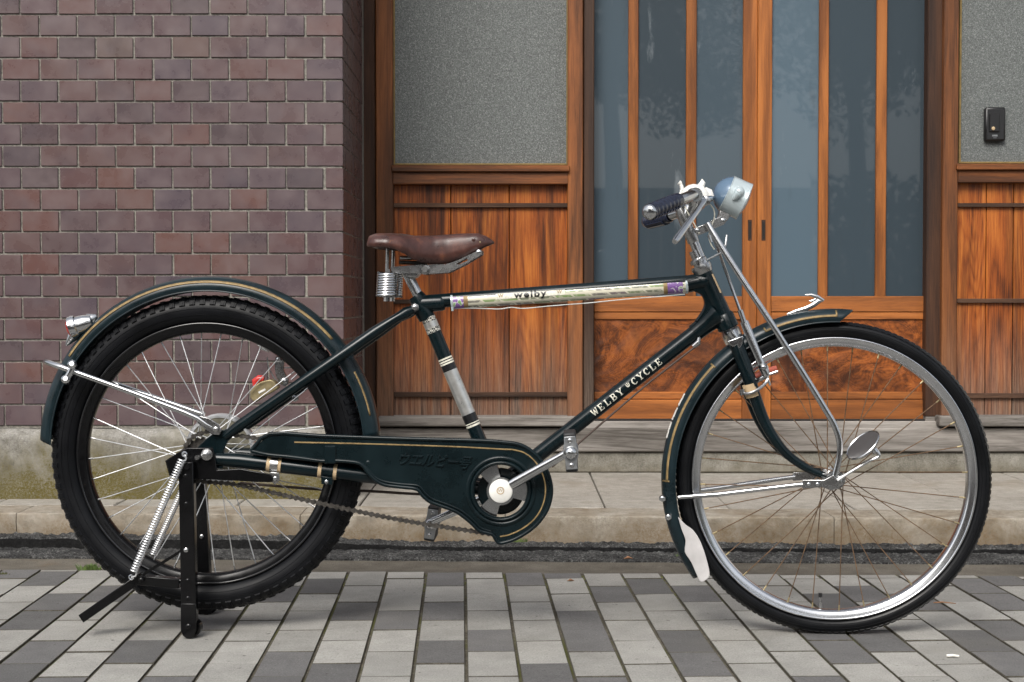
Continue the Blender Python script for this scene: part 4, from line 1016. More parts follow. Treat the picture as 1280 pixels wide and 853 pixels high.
# chain stay clamps
def stayring(x0, x1, m, r, par=fr, nm='clamp_band'):
    f = lambda x: B(x, 576+(x-300)*18/155, -.064+(x-300)*.014/155)
    return bp(nm, G().tube([f(x0), f(x1)], r, 20), m, par)
stayring(334,352,'tan_tape',.0172,nm='tape'); stayring(398,402.5,'tan_tape',.0172,nm='tape'); stayring(417,421.5,'tan_tape',.0172,nm='tape')
stayring(338.5,348,'chrome_dull',.0185); stayring(403,417,'case',.0182)
bp('clamp_tab', G().prism([xz(B(a,b,-.075)) for a,b in ((338,590),(349,591),(350,600),(344,606),(338,600))], -.079, -.074), 'chrome_dull', fr, bevel=.001)
bp('clamp_bolt', bolt(B(343.8,598.5,-.081), .0048, .004), 'chrome', fr)
bp('clamp_tab', G().prism([xz(B(a,b,-.072)) for a,b in ((402,595),(416,597),(416,606),(402,605))], -.078, -.073), 'case', fr, bevel=.001)
bp('clamp_bolt', bolt(B(408,602.5,-.08), .0042, .004), 'chrome', fr)
# crank set
bb = B(626,614,-.062); 
cr = empty('crank_set'); cr.parent = bike
spid = []
for k in range(60):
    a = 2*math.pi*k/60+.35; w_ = abs(math.cos(a*1.5)); r = .03 + (.03 if w_ > .8 else 0.0)
    spid.append((bb.x+r*math.cos(a), bb.z+r*math.sin(a)))
bp('chain_wheel', G().prism(spid, -.066, -.062), 'chrome', cr, smooth=30)
bp('chain_ring', G().lathe([(0,.058),(.003,.058),(.003,.088),(0,.088)], B(626,614,-.058), YAX, 64, closed=True), 'chain', cr)
bp('backing_disc', G().lathe([(0,.0001),(0,.05),(.001,.05),(.001,.0001)], B(626,614,-.046), YAX, 40), 'frame', cr)
lab(bp('crank_cap', G().lathe([(-.02,.0001),(-.02,.0235),(-.002,.025),(.0035,.0245),(.0055,.022),(.006,.0001)], B(626,614,-.104), YAX, 40), 'cap_white', cr), 'white plastic crank cap')
bp('cap_mark', G().lathe([(0,.0062),(.0009,.0065),(.0009,.0078),(0,.0081)], B(625.5,613.5,-.1101), YAX, 24), 'tan_tape', cr)
vs, fs = text_geo('W', .010, .0003); q = B(625.5,613.5,-.1103); bp('cap_mark', G().add([(q.x+v.x, q.y-v.z, q.z+v.y) for v in vs], fs), 'tan_tape', cr, smooth=0)
ca0, ca1 = B(638,606.5,-.104), B(709,566.5,-.118)
bp('crank_arm', G().tube([ca0, ca0+(ca1-ca0)*.1, ca0+(ca1-ca0)*.9, ca1], [.0105,.0115,.0085,.0095], 14, sx=.75), 'chrome', cr)
cb0, cb1 = B(612,620,.085), B(541,652,.100)
bp('crank_arm', G().tube([cb0, cb0+(cb1-cb0)*.9, cb1], [.0115,.0085,.0095], 14, sx=.75), 'chrome', cr)
def pedal(px, py, y0, y1, lean):
    pr = empty('pedal'); pr.parent = bike
    u = Vector((math.sin(lean), 0, math.cos(lean))); v = Vector((u.z,0,-u.x)); c0 = B(px,py,y0)
    yN = min(y0,y1); yF = max(y0,y1); mid = Vector((c0.x,(yN+yF)/2,c0.z)); hy = Vector((0,(yF-yN)/2,0))
    for s in (-1,1): bp('rubber_block', G().obox(mid+u*.0265*s, v*.0125, hy, u*.0135), 'pedal_rubber', pr, bevel=.004)
    pl = []
    for (a, b) in ((-.0115,.033),(.0115,.033),(.0125,.012),(.0155,.004),(.0155,-.006),(.0125,-.014),(.0115,-.034),(-.0115,-.034),(-.0125,-.014),(-.0155,-.006),(-.0155,.004),(-.0125,.012)):
        pl.append(xz(c0+v*a+u*b))
    for yy in (yN-.004, yF): bp('end_plate', G().prism(pl, yy, yy+.004), 'grey_metal', pr, bevel=.0012)
    bp('dust_cap', G().lathe([(0,.0001),(0,.0135),(.006,.0125),(.010,.009),(.012,.004),(.0122,.0001)], Vector((c0.x,yN-.004,c0.z)), YAX, 24), 'chrome', pr)
    for s in (-1,1): bp('bolt', disc(Vector((c0.x,yN-.005,c0.z))+u*.025*s, .005, .003, 14, dome=.002), 'chrome_dull', pr)
    bp('spindle', pipe([Vector((c0.x,yN,c0.z)), Vector((c0.x,yF,c0.z))], .007, 12), 'grey_metal', pr)
    return pr
pedal(713.5,566,-.215,-.128,-.07); pedal(539,655,.115,.20,.14)
# chain
ch = G()
def chain_run(pts, y=-.058):
    path = spline(pts, 12); ls = [0]
    for a, b in zip(path, path[1:]): ls.append(ls[-1]+(b-a).length)
    n = int(ls[-1]/.0127); P = []
    for k in range(n+1):
        s = k*.0127; i = max(j for j in range(len(ls)) if ls[j] <= s+1e-9); i = min(i, len(path)-2)
        P.append(path[i]+(path[i+1]-path[i])*((s-ls[i])/max(1e-9, ls[i+1]-ls[i])))
    for k, (a, b) in enumerate(zip(P, P[1:])):
        d = (b-a).normalized(); u = Vector((-d.z,0,d.x)); o_ = .0048 if k % 2 else .0034
        for s in (-1, 1):
            m_ = (a+b)/2+Vector((0,s*o_,0)); pl = []
            for (x_, z_) in ((-.0108,.0),(-.0095,.0042),(-.0062,.0052),(-.0016,.0026),(.0016,.0026),(.0062,.0052),(.0095,.0042),(.0108,0),(.0095,-.0042),(.0062,-.0052),(.0016,-.0026),(-.0016,-.0026),(-.0062,-.0052),(-.0095,-.0042)): pl.append(xz(m_+d*x_+u*z_))
            ch.prism(pl, m_.y-.0006, m_.y+.0006)
        ch.tube([a+Vector((0,-.006,0)), a+Vector((0,.006,0))], .0026, 8)
chain_run([B(262,603,-.058), B(300,607,-.058), B(387,626.5,-.058), B(500,650,-.058), B(612,667.5,-.058)])
chain_run([B(252,542,-.058), B(262,539.5,-.058), B(290,543.5,-.058), B(345,552,-.058)])
chain_run([B(x,y,-.058) for x,y in ((262,603),(246,600),(234,588),(229,572),(233,556),(243,545),(252,542))])
bp('chain', ch, 'chain', smooth=0)

# ---------------------------------------------------------------- mudguards
def guard(c, Ro, w_, flange, a0, a1, n, tip=0.0, skew=0.0):
    """arched strip; the flange edge can be cut back by tip at a0 and skew at a1"""
    g = G(); prof = []; m = 12
    for i in range(m+1):
        t = -1+2*i/m; d = flange*(1-math.sqrt(max(0, 1-(abs(t)**2.6)*.985)))/(1-math.sqrt(1-.985)); prof.append((t*w_/2, d))
    for i in range(n+1):
        for (y, d) in prof:
            e0 = a0+tip*d/flange; e1 = a1+skew*d/flange; a = e0+(e1-e0)*i/n
            g.v.append((c.x+(Ro-d)*math.cos(a), y, c.z+(Ro-d)*math.sin(a)))
    k = m+1
    for i in range(n):
        for j in range(m): g.f.append((i*k+j,(i+1)*k+j,(i+1)*k+j+1,i*k+j+1))
    return g, prof
def stripe(c, Ro, w_, flange, d0, d1, a0, a1, n=60):
    g = G()
    ty = lambda d: (max(0, 1-(1-d/flange*(1-math.sqrt(1-.985)))**2)/.985)**(1/2.6)*w_/2
    for i in range(n+1):
        a = a0+(a1-a0)*i/n
        for d in (d0,(d0+d1)/2,d1): g.v.append((c.x+(Ro-d+.0009)*math.cos(a), -ty(d)-.0014, c.z+(Ro-d+.0009)*math.sin(a)))
    for i in range(n):
        for j in range(2): g.f.append((i*3+j,(i+1)*3+j,(i+1)*3+j+1,i*3+j+1))
    return g
rgc = B(263,560); RG = .3735
def ang(c, px, py, y=0):
    p = B(px,py,y)-c; return math.atan2(p.z, p.x) % (2*math.pi)
a0, a1 = ang(rgc,478,545)-2*math.pi if ang(rgc,478,545) > 4 else ang(rgc,478,545), ang(rgc,50,548)
if a0 < -3: a0 += 2*math.pi
g, _ = guard(rgc, RG, .068, .031, a0, a1, 90, 0, .03)
rg = bp('rear_mudguard', g, 'fender', smooth=70, solid=.0016); lab(rg, 'dark green rear mudguard with gold pinstripe')
bp('pinstripe', stripe(rgc, RG, .068, .031, .0095, .0148, ang(rgc,428,415), ang(rgc,84,440)), 'gold', rg, solid=.0004)
bp('pinstripe', stripe(rgc, RG, .068, .031, .0105, .0140, ang(rgc,466,518), ang(rgc,449,462), 12), 'gold', rg, solid=.0004)
bp('mudguard_bead', G().tube([Vector((rgc.x+(RG-.031)*math.cos(a0+(a1+.03-a0)*i/80), -.034, rgc.z+(RG-.031)*math.sin(a0+(a1+.03-a0)*i/80))) for i in range(81)], .0018, 6), 'fender', rg)
fgc = B(1041,600); FG = .367
b0, b1 = ang(fgc,1065,393), ang(fgc,868,721)
g, _ = guard(fgc, FG, .062, .027, b0, b1, 90, .085, 0)
fg = bp('front_mudguard', g, 'fender', smooth=70, solid=.0016); lab(fg, 'dark green front mudguard with gold pinstripe and chrome ornament')
bp('mudguard_bead', G().tube([Vector((fgc.x+(FG-.027)*math.cos(b0+.085+(b1-b0-.085)*i/80), -.031, fgc.z+(FG-.027)*math.sin(b0+.085+(b1-b0-.085)*i/80))) for i in range(81)], .0016, 6), 'fender', fg)
bp('pinstripe', stripe(fgc, FG, .062, .027, .0125, .0172, ang(fgc,1043,400), ang(fgc,957,418)), 'gold', fg, solid=.0004)
bp('pinstripe', stripe(fgc, FG, .062, .027, .0085, .0132, ang(fgc,885,452), ang(fgc,829,600)), 'gold', fg, solid=.0004)
for px, py, d0 in ((1043,398,.002),(957,418,.006),(885,452,.003),(829,600,.001)):
    a = ang(fgc,px,py); bp('pinstripe', stripe(fgc, FG, .062, .027, d0+.001, .016, a-.005, a+.005, 2), 'gold', fg, solid=.0004)
g = G()                                               # white painted characters along the crest of the guard, seen edge on
aa, ab = ang(fgc,846,487), ang(fgc,826,545)
for k in range(15):
    a = aa+(ab-aa)*(k+.5)/15
    if k in (4, 9): continue
    for j, yy in enumerate((-.012,-.006,0,.006)):
        if (k*7+j*3) % 4 == 0: continue
        d = Vector((math.cos(a),0,math.sin(a))); t = Vector((-d.z,0,d.x)); g.obox(fgc+d*(FG+.0007)+Vector((0,yy,0)), t*(.0042 if (k+j) % 2 else .0022), Vector((0,.0024,0)), d*.0006)
bp('painted_characters', g, 'white_paint', fg, smooth=0)
for px, py in ((828,623.5),(835.5,646.5)): bp('bolt', bolt(B(px,py,-.03), .0052, .005), 'chrome', fg)
flap = [(847.5,646),(857,656),(866,662.5),(874,674),(880.5,690),(885.5,708),(887,719),(884,724),(876,727.5),(871,719),(864,703),(856,690),(857,676),(852,662)]
bp('mud_flap', G().prism([xz(p) for p in spline([B(a,b,-.035) for a,b in flap]+[B(847.5,646,-.035)], 3)[:-1]], -.0365, -.0335), 'flap', fg, smooth=30, bevel=.0012)
orn = spline([B(984,391.5), B(1000,388), B(1012,383.5), B(1019,377.5), B(1030.5,377)], 6)
bp('ornament', G().tube([B(984,393), B(995,389.5), B(1008,386), B(1017,381.5), B(1023,377), B(1029.5,376)], [.0015,.004,.0055,.0055,.0052,.001], 10, sx=.6), 'chrome', fg)
bp('ornament', G().tube([B(1029.5,376.2), B(1022,371.5), B(1014,369), B(1006.5,368.8)], [.0035,.0045,.0035,.001], 10, sx=.6), 'chrome', fg)
bp('ornament', G().tube([B(1022,377.5), B(1019.5,375), B(1014,377), B(1011.5,376.2)], [.0025,.0035,.003,.001], 10, sx=.6), 'chrome', fg)

# ---------------------------------------------------------------- rear stays, lamp, lock
near = [(269,536.5),(258,531),(247,523),(230,515.5),(160,489),(100,467.5),(78,459.5)]
pth = [B(x,y,-.078) for x,y in near] + [B(65,455,-.066), B(58.5,452.5,-.045), B(57,452.5,0), B(60,453,.045), B(68,456,.066)] + [B(x,y,.078) for x,y in ((82,459),(110,468.5),(190,496),(256,519))]
gs_ = bp('mudguard_stay', G().tube(pth, [.004,.0055]+[.0062]*(len(pth)-2), 12), 'chrome')
bp('stay_end', G().prism([xz(B(a,b,-.079)) for a,b in ((250,520),(262,523),(273,530),(277.5,538),(274,544),(266,543),(256,536),(246,528))], -.082, -.076), 'chrome_dull', gs_, bevel=.001)
bp('bolt', bolt(B(269.5,537,-.083), .006, .005), 'chrome_dull', gs_)
for px, py in ((90.5,456.5),(82.5,475)): bp('clamp_nut', G().lathe([(-.008,.0001),(-.008,.0095),(.007,.0095),(.012,.005),(.012,.0001)], B(px,py,-.084), Vector((.2,-1,.3)), 12), 'chrome', gs_)
bp('clamp', G().tube([B(91,457,-.082), B(88,466,-.086), B(83,474,-.082)], .0075, 10), 'chrome', gs_)
rl = empty('rear_lamp'); rl.parent = bike
la = Vector((-.95,-.02,-.3)).normalized(); lo = B(91.5,409.5,-.012)
bp('housing', G().lathe([(-.046,.0001),(-.044,.014),(-.03,.0195),(-.012,.0215),(-.010,.0245),(-.004,.0262),(.004,.0262),(.006,.023),(.006,.0001)], lo, la, 32), 'chrome', rl)
bp('lens', G().lathe([(.006,.0215),(.010,.0175),(.012,.009),(.0125,.0001)], lo, la, 24), 'red', rl)
bp('base', G().tube([B(83,432,-.004), B(91,421,-.004), B(103,408,-.004), B(114,399,-.004), B(121,395,-.004)], [.003,.012,.0165,.015,.004], 14), 'chrome', rl)
lk = empty('ring_lock'); lk.parent = bike; lab(lk, 'brass coloured ring lock with red knob behind the seat stay')
body = [(313,497),(313.5,489),(319,482),(327,477),(338,474.5),(343,476.5),(348.5,485),(343,489),(330,496),(319,503.5)]
bp('body', G().prism([xz(B(a,b,.03)) for a,b in body], .024, .056), 'brass', lk, smooth=30, bevel=.002)
bp('knob', G().tube([B(320,482,.04), B(319,477,.04), B(324,473.5,.04), B(330,473.5,.04)], [.0075,.0085,.0085,.007], 12), 'red', lk)
bp('label_plate', G().obox(B(327.5,489,.0232), Vector((.0075,0,.004)), Vector((0,.0006,0)), Vector((-.001,0,.002))), 'white_paint', lk, smooth=0)
br_ = empty('rear_brake_arm'); br_.parent = bike
bp('arm', G().prism([xz(p) for p in spline([B(a,b,.05) for a,b in ((346,447),(352,444),(356,450),(355,462),(360,474),(357,481),(350,479),(345,468),(344,455),(346,447))], 4)[:-1]], .046, .052), 'chrome_dull', br_)
bp('bolt', bolt(B(349.5,450,.044), .0075, .006), 'chrome', br_); bp('bolt', bolt(B(355,477,.044), .0075, .006), 'chrome', br_); bp('bolt', bolt(B(368,497.5,.05), .0062, .01), 'chrome', br_)
bp('lever_wire', G().tube(spline([B(353,460,.05), B(364,460,.05), B(372,462,.05), B(372,467,.05), B(364,475,.05)], 5), .0016, 8), 'chrome', br_)
bp('cable', G().tube(spline([B(334,447,.06), B(336,460,.06), B(343,473,.06), B(348,478,.06)], 5), .0016, 8), 'grey_metal', br_)
bp('reflector', G().tube([B(318,424,.06), B(330,433,.06), B(338,438,.06)], [.004,.01,.006], 12), 'chrome', br_)

# ---------------------------------------------------------------- rear stand
stn = empty('rear_stand'); stn.parent = bike; lab(stn, 'black pressed steel rear stand with coil springs')
def zpt(px, py, y): return B(px, py, y)
def channel(a, b, wd, dp, tk=.003):                   # U-section leg open at the back
    d = (b-a).normalized(); v = Vector((d.z,0,-d.x)).normalized(); yv = Vector((0,1,0)); m = (a+b)/2; h = d*((b-a).length/2); g = G()
    g.obox(m, v*wd/2, yv*tk/2, h)
    for s in (-1,1): g.obox(m+v*s*(wd/2-tk/2)+yv*(dp/2+tk/2+.0002), v*tk/2, yv*dp/2, h)
    return g
yn, yf = -.105, .135
foot = B(236.5, 795, yn); foot_b = Vector((foot.x, yn, .018))
legtop = B(232, 578, yn)
bp('leg', channel(legtop, B(236, 790, yn), .031, .022), 'stand', stn, bevel=.002)
bp('leg', channel(B(247, 590, yf), B(256, 768, yf), .031, .022), 'stand', stn, bevel=.002)
for y, px in ((yn, 236), (yf, 258)):
    fx = B(px, 785, y).x
    bp('foot', G().prism([(fx-.0165,.075),(fx+.0165,.075),(fx+.0165,.018),(fx+.012,.006),(fx+.004,.0005),(fx-.004,.0005),(fx-.012,.006),(fx-.0165,.018)], y-.004, y+.004), 'stand', stn, bevel=.0015)
    bp('roller', G().lathe([(-.012,.0001),(-.012,.019),(.008,.019),(.008,.0001)], Vector((fx+.004, y+.018, .0195)), YAX, 24), 'stand', stn)
    bp('bolt', disc(Vector((fx,y-.0045,.026)), .006, .003, 14, dome=.002), 'stand', stn)
for py_ in (595,630,726,748): bp('rivet', disc(B(231.5+(py_-580)*.02,py_,yn-.0016), .0048, .002, 12, dome=.002), 'stand', stn)
bp('bolt', bolt(B(232.5,688,yn-.004), .0052, .005), 'chrome', stn); bp('bolt', bolt(B(252,671,yf-.004), .005, .005), 'chrome', stn)
# top bracket round the axle and the arm forward along the chain stay
brk = [(207,576),(222,566),(234,560),(266,560),(269,572),(271,588),(300,586),(323,590),(338,593),(342,598),(340,603),(320,603),(290,601),(266,600),(244,599),(230,596),(221,600),(212,594)]
bp('bracket', G().prism([xz(B(a,b,-.083)) for a,b in brk], -.083, -.079), 'stand', stn, smooth=30, bevel=.0015)
bp('bracket', G().prism([xz(B(a,b,.083)) for a,b in brk[:6]+brk[13:]], .079, .083), 'stand', stn, smooth=30)
bp('bracket_pivot', pipe([B(233,584,-.11), B(240,584,.14)], .006, 10), 'stand', stn)
# lower yoke: bars from the leg back to the spring eye, diagonal brace, foot lever
bp('yoke', channel(B(224,730,yn+.004), B(170,725.5,yn+.004), .020, .02), 'stand', stn, bevel=.002)
bp('yoke_brace', G().obox((B(225,690,yn+.01)+B(178,719,yn+.01))/2, (B(225,690,yn)-B(178,719,yn))/2, Vector((0,.002,0)), Vector((.003,0,.0052))*1.1), 'stand', stn)
bp('yoke_bar', pipe([B(168,726,yn), B(180,722,yf)], .009, 10), 'stand', stn)
bp('yoke', channel(B(248,722,yf), B(188,712,yf), .020, .014), 'stand', stn)
lv0, lv1 = B(176,722,-.102), B(101,774,-.118)
bp('foot_lever', channel(lv0, lv1, .019, .03), 'stand', stn, bevel=.0015)
bp('bolt', disc(B(176,725.5,yn-.006), .0055, .003, 12, dome=.002), 'stand', stn)
def coil(a, b, r, wire, turns, par):
    d = (b-a); L_ = d.length; d = d/L_; e1 = d.cross(Vector((0,1,0))).normalized(); e2 = d.cross(e1); pts = []
    h0 = .012
    n = int(turns*12)
    for i in range(n+1):
        t = 2*math.pi*i/12; pts.append(a+d*(h0+(L_-2*h0)*i/n)+(e1*math.cos(t)+e2*math.sin(t))*r)
    hook0 = [a+e2*0.0, a+d*.006+e1*r]; hook1 = [b-d*.006+e1*r, b]
    bp('spring', G().tube(hook0+pts+hook1, wire, 6), 'zinc', par)
    for p in (a, b): bp('spring_eye', G().lathe([(-wire,.0045),(0,.0045+wire),(wire,.0045),(0,.0045-wire)], p, YAX, 16, closed=True), 'chrome', par)
coil(B(230.5,568,-.112), B(164,722,-.116), .0072, .0018, 46, stn)
coil(B(239,588,.145), B(188,700,.14), .0066, .0017, 40, stn)

# ---------------------------------------------------------------- fork, stays and front brake
fk = empty('fork'); fk.parent = bike
for s in (-1, 1):
    y = s*.052
    b_ = spline([BS(921,431,s*.041), BS(927,447,s*.047), BS(936,472,y), BS(945,500,y), BS(958,532,y), BS(979,563,y), BS(1006,584,y), BS(1035,597,y)], 6)
    n = len(b_); bp('fork_blade', G().tube(b_, [.0158-.0088*(i/(n-1))**1.4 for i in range(n)], 16), 'frame', fk)
    ends = [BS(a,b,s*.056) for a,b in ((1024,592),(1040,592),(1050,600),(1049,609),(1041,613),(1032,609),(1030,602))]
    bp('fork_end', G().prism([xz(p) for p in ends], s*.053, s*.059), 'chrome_dull', fk, bevel=.001)
bp('crown', G().tube([head_b+axis_h*.001, head_b+axis_h*.004, head_b+axis_h*.018, head_b+axis_h*.04, head_b+axis_h*.044], [.0185,.0205,.0215,.0195,.016], 24, sx=2.5), 'chrome', fk)
lab(bp('crown_point', G().prism([xz(B(a,b,-.058)) for a,b in ((909,427),(929,420),(928,430),(923.5,438),(921.5,431),(916,434)) ], -.0585, -.0545), 'chrome', fk, bevel=.0012), 'chrome point of the fork crown')
bp('steerer', pipe([head_t-axis_h*.05, head_b+axis_h*.02], .0112, 16), 'chrome_dull', fk)
lab(bp('tape', G().tube([B(936.5,480,-.052), B(941.5,496,-.052)], [.0158,.0155], 18), 'tan_tape', fk), 'tan tape wound round the fork blade')
bp('clip', G().tube(spline([B(928,491.5,-.06), B(936,492,-.072), B(946,488,-.072), B(956,480,-.06), B(960,474,-.055)], 5), .0034, 8), 'chrome_dull', fk)
bp('clip', G().tube([B(927.5,487,-.062), B(928.5,494,-.062)], [.006,.006], 10), 'chrome_dull', fk)
# chrome stays from the handlebar stem to the front axle
for s in (-1, 1):
    y = s*.066
    P = spline([BS(884,279,s*.035), BS(900,306,s*.045), BS(925,345,s*.055), BS(960,398,y), BS(1004,467,y), BS(1031,511,y), BS(1043,532,y), BS(1049.5,553,y), BS(1049,572,y), BS(1045,590,y), BS(1041.5,603,y)], 6)
    if s < 0: bp('front_stay', G().tube(P, .0066, 12, sx=.6), 'chrome')
    P = [BS(848,622,s*.033), BS(900,618,s*.05), BS(990,607,s*.064), BS(1005,605.5,s*.066)]
    ms = bp('mudguard_stay', G().tube(P, [.0052,.0052,.005,.0055], 10), 'chrome')
    bp('stay_end', G().prism([xz(BS(a,b,s*.068)) for a,b in ((1003,600),(1030,600),(1041,594),(1049,601),(1048,611),(1038,613),(1028,609),(1003,611))], s*.0695-.0015, s*.0695+.0015), 'chrome_dull', ms, bevel=.0008)
    for px in (1011,1022): bp('rivet', disc(BS(px,605.5,s*.071), .0042, .002, 12, dome=.0018), 'chrome', ms)
# rod brake: thin rod, flat strap, shoe
rb_ = empty('front_brake'); rb_.parent = bike
bp('brake_rod', G().tube([B(886,283,-.03), B(897,311,-.035), B(926,391,-.045)], .0032, 8), 'chrome', rb_)
bp('rod_sleeve', G().tube([B(925,388,-.045), B(930.5,404,-.045)], .0058, 12), 'chrome', rb_)
bp('strap', G().tube([B(930,402,-.046), B(935,415,-.048), B(953,459,-.05)], [.0085,.0095,.0075], 8, sx=.35), 'chrome', rb_)
bp('stirrup', G().tube([B(952,455,-.05), B(954.5,460,-.05), B(958,470,-.05)], [.008,.0105,.008], 10), 'chrome', rb_)
bp('bolt', bolt(B(954.5,459.5,-.062), .0052, .005), 'chrome', rb_)
bp('stirrup_arm', G().tube([B(958,470,-.05), B(948,475,-.045), B(938,483,-.035)], [.006,.0052,.0045], 10), 'chrome', rb_)
bp('brake_shoe', G().tube([B(944,471,-.02), B(955,465.5,-.02), B(971,460.5,-.02)], [.0065,.0075,.0065], 10), 'red_rubber', rb_)
bp('shoe_holder', G().tube([B(944,475,-.022), B(956,470,-.022), B(972,464,-.022)], .0035, 8), 'chrome_dull', rb_)
bp('adjuster', G().tube([B(959,470,-.05), B(962.5,482,-.05)], [.003,.0022], 8), 'chrome', rb_)
# cable under the down tube
bp('brake_cable', G().tube(spline([B(868.5,434,-.014), B(835,460,-.014), B(800,488,-.014), B(725,553,-.014), B(690,584,-.014)], 6), .0022, 8), 'brown_wire')
bp('cable_stop', G().tube([B(873,428,-.012), B(866,433.5,-.012)], [.007,.005], 12), 'chrome_dull'); bp('cable_stop', G().tube([B(874,420,-.012), B(872.5,430,-.012)], [.003,.0055], 10), 'chrome_dull')
bp('far_cable', G().tube(spline([B(300,604,.04), B(400,612,.04), B(460,614,.03), B(540,618,.02), B(600,610,.02)], 5), .003, 8), 'brown_wire')
# mirror on the front axle
mr = empty('wheel_mirror'); mr.parent = bike; lab(mr, 'small oval mirror on an arm at the front axle')
bp('arm', G().tube(spline([B(1047,601,-.074), B(1060,592,-.076), B(1085,577,-.08), B(1097,571.5,-.082), B(1098.5,568,-.082), B(1094,561,-.082)], 5), .0038, 8), 'chrome', mr)
bp('pivot', G().tube([B(1095,566,-.082), B(1089,558.5,-.08)], [.006,.008], 12), 'chrome', mr)
mc = B(1079.5,557.5,-.078); ma = Vector((-.64,-.27,.70)).normalized()
bp('shell', G().lathe([(-.012,.0001),(-.010,.028),(0,.0405),(.003,.0415),(.0045,.04),(.003,.0385)], mc, ma, 36), 'chrome', mr)
bp('glass', G().lathe([(.0028,.0001),(.0028,.039)], mc, ma, 36), 'mirror', mr)

# ---------------------------------------------------------------- handlebar, bell, lamp
hb = empty('handlebar'); hb.parent = bike
bp('stem', G().tube([B(849.5,260), B(852,266), B(866.5,302), B(867,303.5)], [.0105,.0125,.0125,.0115], 20), 'chrome_dull', hb)
bp('quill', pipe([B(862,290), B(880,334)], .0105, 18), 'chrome', hb)
bp('stem_neck', G().tube([B(856,272), B(863,258), B(872,250)], [.0125,.0125,.0135], 16), 'chrome', hb)
bar = spline([B(846.5,251.5,-.195), B(858,247,-.16), B(868,243.5,-.12), B(873,246,-.075), B(873,250,-.03), B(873,252,.0), B(874,253,.03), B(876,254,.075), B(874,257,.12), B(864,261,.16), B(850,266,.195), B(830,272,.24), B(810,277,.285)], 6)
bp('bar', G().tube(bar, .0112, 16), 'chrome', hb)
def grip(a, b, par):
    d = (b-a).normalized(); L_ = (b-a).length
    prof = [(0,.0105),(0,.0158),(.004,.0166)]; k = 10
    prof += [(.006+ (L_-.012)*i/40, .0152+.0012*math.sin(i*1.1)*(1 if i < 34 else 0)) for i in range(41)] + [(L_-.004,.0148),(L_,.0125)]
    g = bp('grip', G().lathe(prof, a, d, 26), 'grip', par, smooth=50)
    kn = G()
    e1 = d.cross(Vector((0,0,1))).normalized(); e2 = d.cross(e1)
    for i in range(9):                                # finger ribs on the under side
        for j in range(5):
            t = R(200+j*28); nr = (e1*math.cos(t)+e2*math.sin(t)); nr = nr if True else -nr
            if nr.z > .25: nr = Vector((nr.x,nr.y,-abs(nr.z)))
            kn.obox(a+d*(.012+i*(L_-.03)/8)+nr*.0166, d*.0032, d.cross(nr)*.0034, nr*.0022)
    bp('grip_rib', kn, 'grip', g, smooth=0)
    bp('end_cap', G().lathe([(-.010,.0001),(-.009,.008),(-.006,.0135),(-.001,.0155),(.002,.0155),(.002,.0001)], a, d, 26), 'chrome', g)
    return g
grip(B(812,265.2,-.295), B(848.5,250.2,-.185), hb); grip(B(809.5,277,.287), B(838,270,.22), hb)
bp('lever_clamp', G().lathe([(-.008,.0001),(-.008,.015),(.008,.015),(.008,.0001)], B(868,243.8,-.12), Vector((.3,-1,0)), 16), 'chrome_dull', hb)
# rod lever
bp('brake_lever', G().tube([B(881,251,-.085), B(876,257,-.10), B(845,300,-.205), B(843.5,302.5,-.21)], [.0055,.0066,.0072,.006], 12), 'chrome', hb)
bp('lever_pivot', G().tube([B(874,249,-.09), B(888,248.5,-.06), B(890,247,.06)], [.006,.0065,.006], 12), 'chrome', hb)
bp('lever_joint', G().lathe([(-.009,.0001),(-.009,.010),(.006,.010),(.008,.006),(.008,.0001)], B(882,251.5,-.075), YAX, 16), 'chrome_dull', hb)
bp('thumb_lever', G().tube(spline([B(851,243,-.02), B(852.5,236,-.02), B(850.5,230,-.02), B(848.5,228,-.02)], 4), [.004]*9+[.005]*4, 10), 'white_paint', hb)
bp('thumb_lever', G().tube([B(841,246,-.15), B(846,243,-.15)], [.005,.003], 8), 'chrome_dull', hb)
bl = empty('bell'); bl.parent = bike; lab(bl, 'pale bell on the handlebar')
bax = Vector((.18,-.25,1)).normalized(); bo = B(869,247,-.03)
bp('dome', G().lathe([(-.004,.0285),(0,.0305),(.006,.0302),(.014,.027),(.021,.0205),(.026,.011),(.0275,.0001)], bo, bax, 32), 'white_paint', bl, solid=.0012)
bp('body', G().lathe([(-.016,.0001),(-.016,.019),(-.004,.026),(-.002,.0001)], bo, bax, 26), 'chrome', bl)
bp('finial', G().tube([B(876,233,-.03), B(878.5,228,-.03), B(877.5,224,-.03)], [.008,.006,.001], 10), 'white_paint', bl)
bp('gear_case', G().tube([B(880,240,-.03), B(886,242,-.03), B(888.5,247,-.03)], [.011,.0105,.008], 14), 'white_paint', bl)
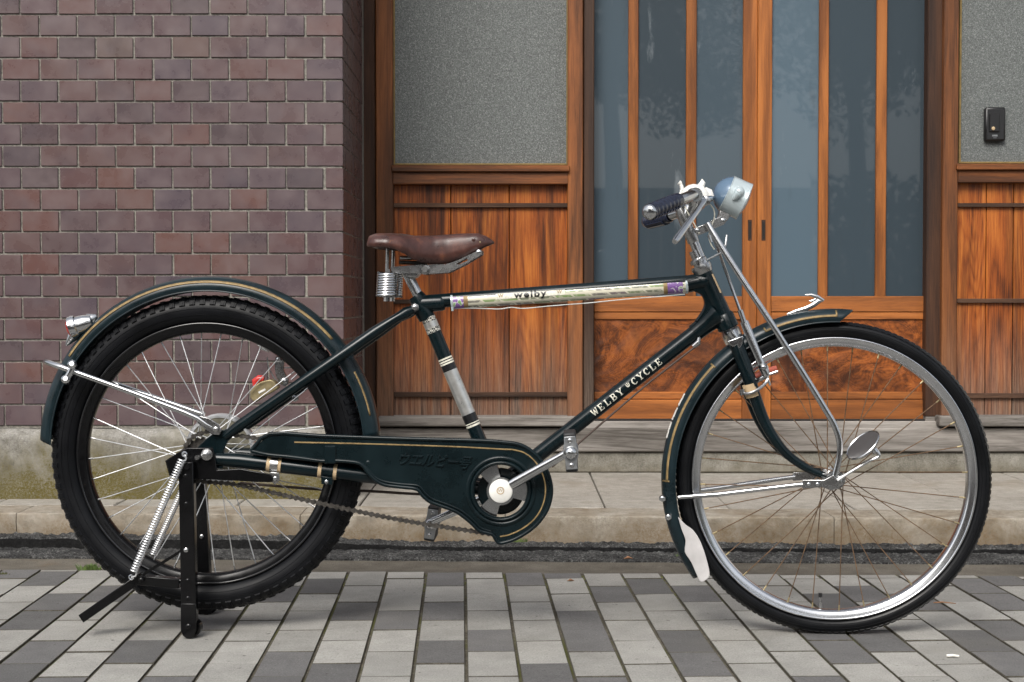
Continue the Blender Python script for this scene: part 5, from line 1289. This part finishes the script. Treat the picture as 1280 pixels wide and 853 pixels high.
# headlamp
hl = empty('headlamp'); hl.parent = bike; lab(hl, 'blue and pale metal bullet headlamp')
b_a, b_b = B(898,262.5), B(918,221); lc = (b_a+b_b)/2; up = (b_b-b_a).normalized(); ax = Vector((up.z,0,-up.x)); r_ = (b_b-b_a).length/2
if ax.x < 0: ax = -ax
def ell(g_, n=40):
    return g_
lamp_back = [(-.0285,.0001),(-.028,.007),(-.0255,.0155),(-.021,.0235),(-.0135,.0315),(-.0055,.037),(0,r_)]
bp('shell', G().lathe(lamp_back, lc, ax, 40), 'lamp_blue', hl, smooth=60)
bp('front_ring', G().lathe([(0,r_),(.001,r_+.0012),(.012,r_+.0014),(.038,r_+.0018),(.0415,r_+.0028),(.043,r_+.002),(.042,r_-.003)], lc, ax, 40), 'lamp_pale', hl, smooth=40)
bp('seam', G().lathe([(-.0012,r_+.0006),(0,r_+.0022),(.0012,r_+.0006)], lc, ax, 40), 'lamp_pale', hl)
bp('lens', G().lathe([(.041,r_-.002),(.046,r_*.7),(.049,r_*.35),(.05,.0001)], lc, ax, 36), 'glass', hl)
sw = B(924,240.5,-r_-.001)
bp('switch', G().lathe([(-.004,.0125),(.003,.011),(.007,.0075),(.009,.003),(.0093,.0001)], sw, YAX, 20), 'lamp_pale', hl)
bp('switch', G().tube([B(922,243,-r_-.004), B(919,247,-r_-.003), B(916.5,250,-r_-.001)], [.009,.0065,.003], 12), 'lamp_pale', hl)
bp('switch_screw', disc(B(917,249.5,-r_-.0025), .0025, .002, 10), 'chain', hl)
bp('lamp_foot', G().prism([xz(B(a,b,-.006)) for a,b in ((900,262),(913,268),(909,276),(902,280),(896,276))], -.012, .012), 'chrome_dull', hl, bevel=.002)
bk = [(867,286),(880,280.5),(890,275),(901,271),(909,275),(905,281),(893,286),(880,292),(871,295)]
bp('bracket', G().prism([xz(B(a,b,-.016)) for a,b in bk], -.018, -.014), 'chrome', hl, bevel=.0008)
bp('bracket', G().prism([xz(B(a,b,.016)) for a,b in bk], .014, .018), 'chrome', hl, bevel=.0008)
for px, py in ((872,288.5),(903.5,276)): bp('bolt', bolt(B(px,py,-.02), .005, .004), 'chrome', hl)
bp('wire', G().tube(spline([B(886,254,-.02), B(892,262,-.02), B(893,272,-.02), B(889,284,-.02), B(886,296,-.02), B(889,306,-.02), B(893,312,-.02)], 5), .0014, 7), 'cream', hl)
bp('wire', G().tube(spline([B(856,258,-.025), B(862,270,-.025), B(868,280,-.02), B(874,292,-.02)], 5), .0014, 7), 'cream', hl)
bp('cable_adjuster', G().tube([B(886,294,-.02), B(889,303,-.02)], [.004,.0028], 8), 'chrome', hb)
bp('adjuster_lever', G().tube([B(908.5,294,-.03), B(907,306,-.035), B(904,311,-.04)], [.0018,.0022,.0035], 8), 'chrome_dull', rb_)
bp('brake_link', G().tube([B(884,325,-.02), B(902,316,-.04)], .0022, 8), 'chrome_dull', rb_)
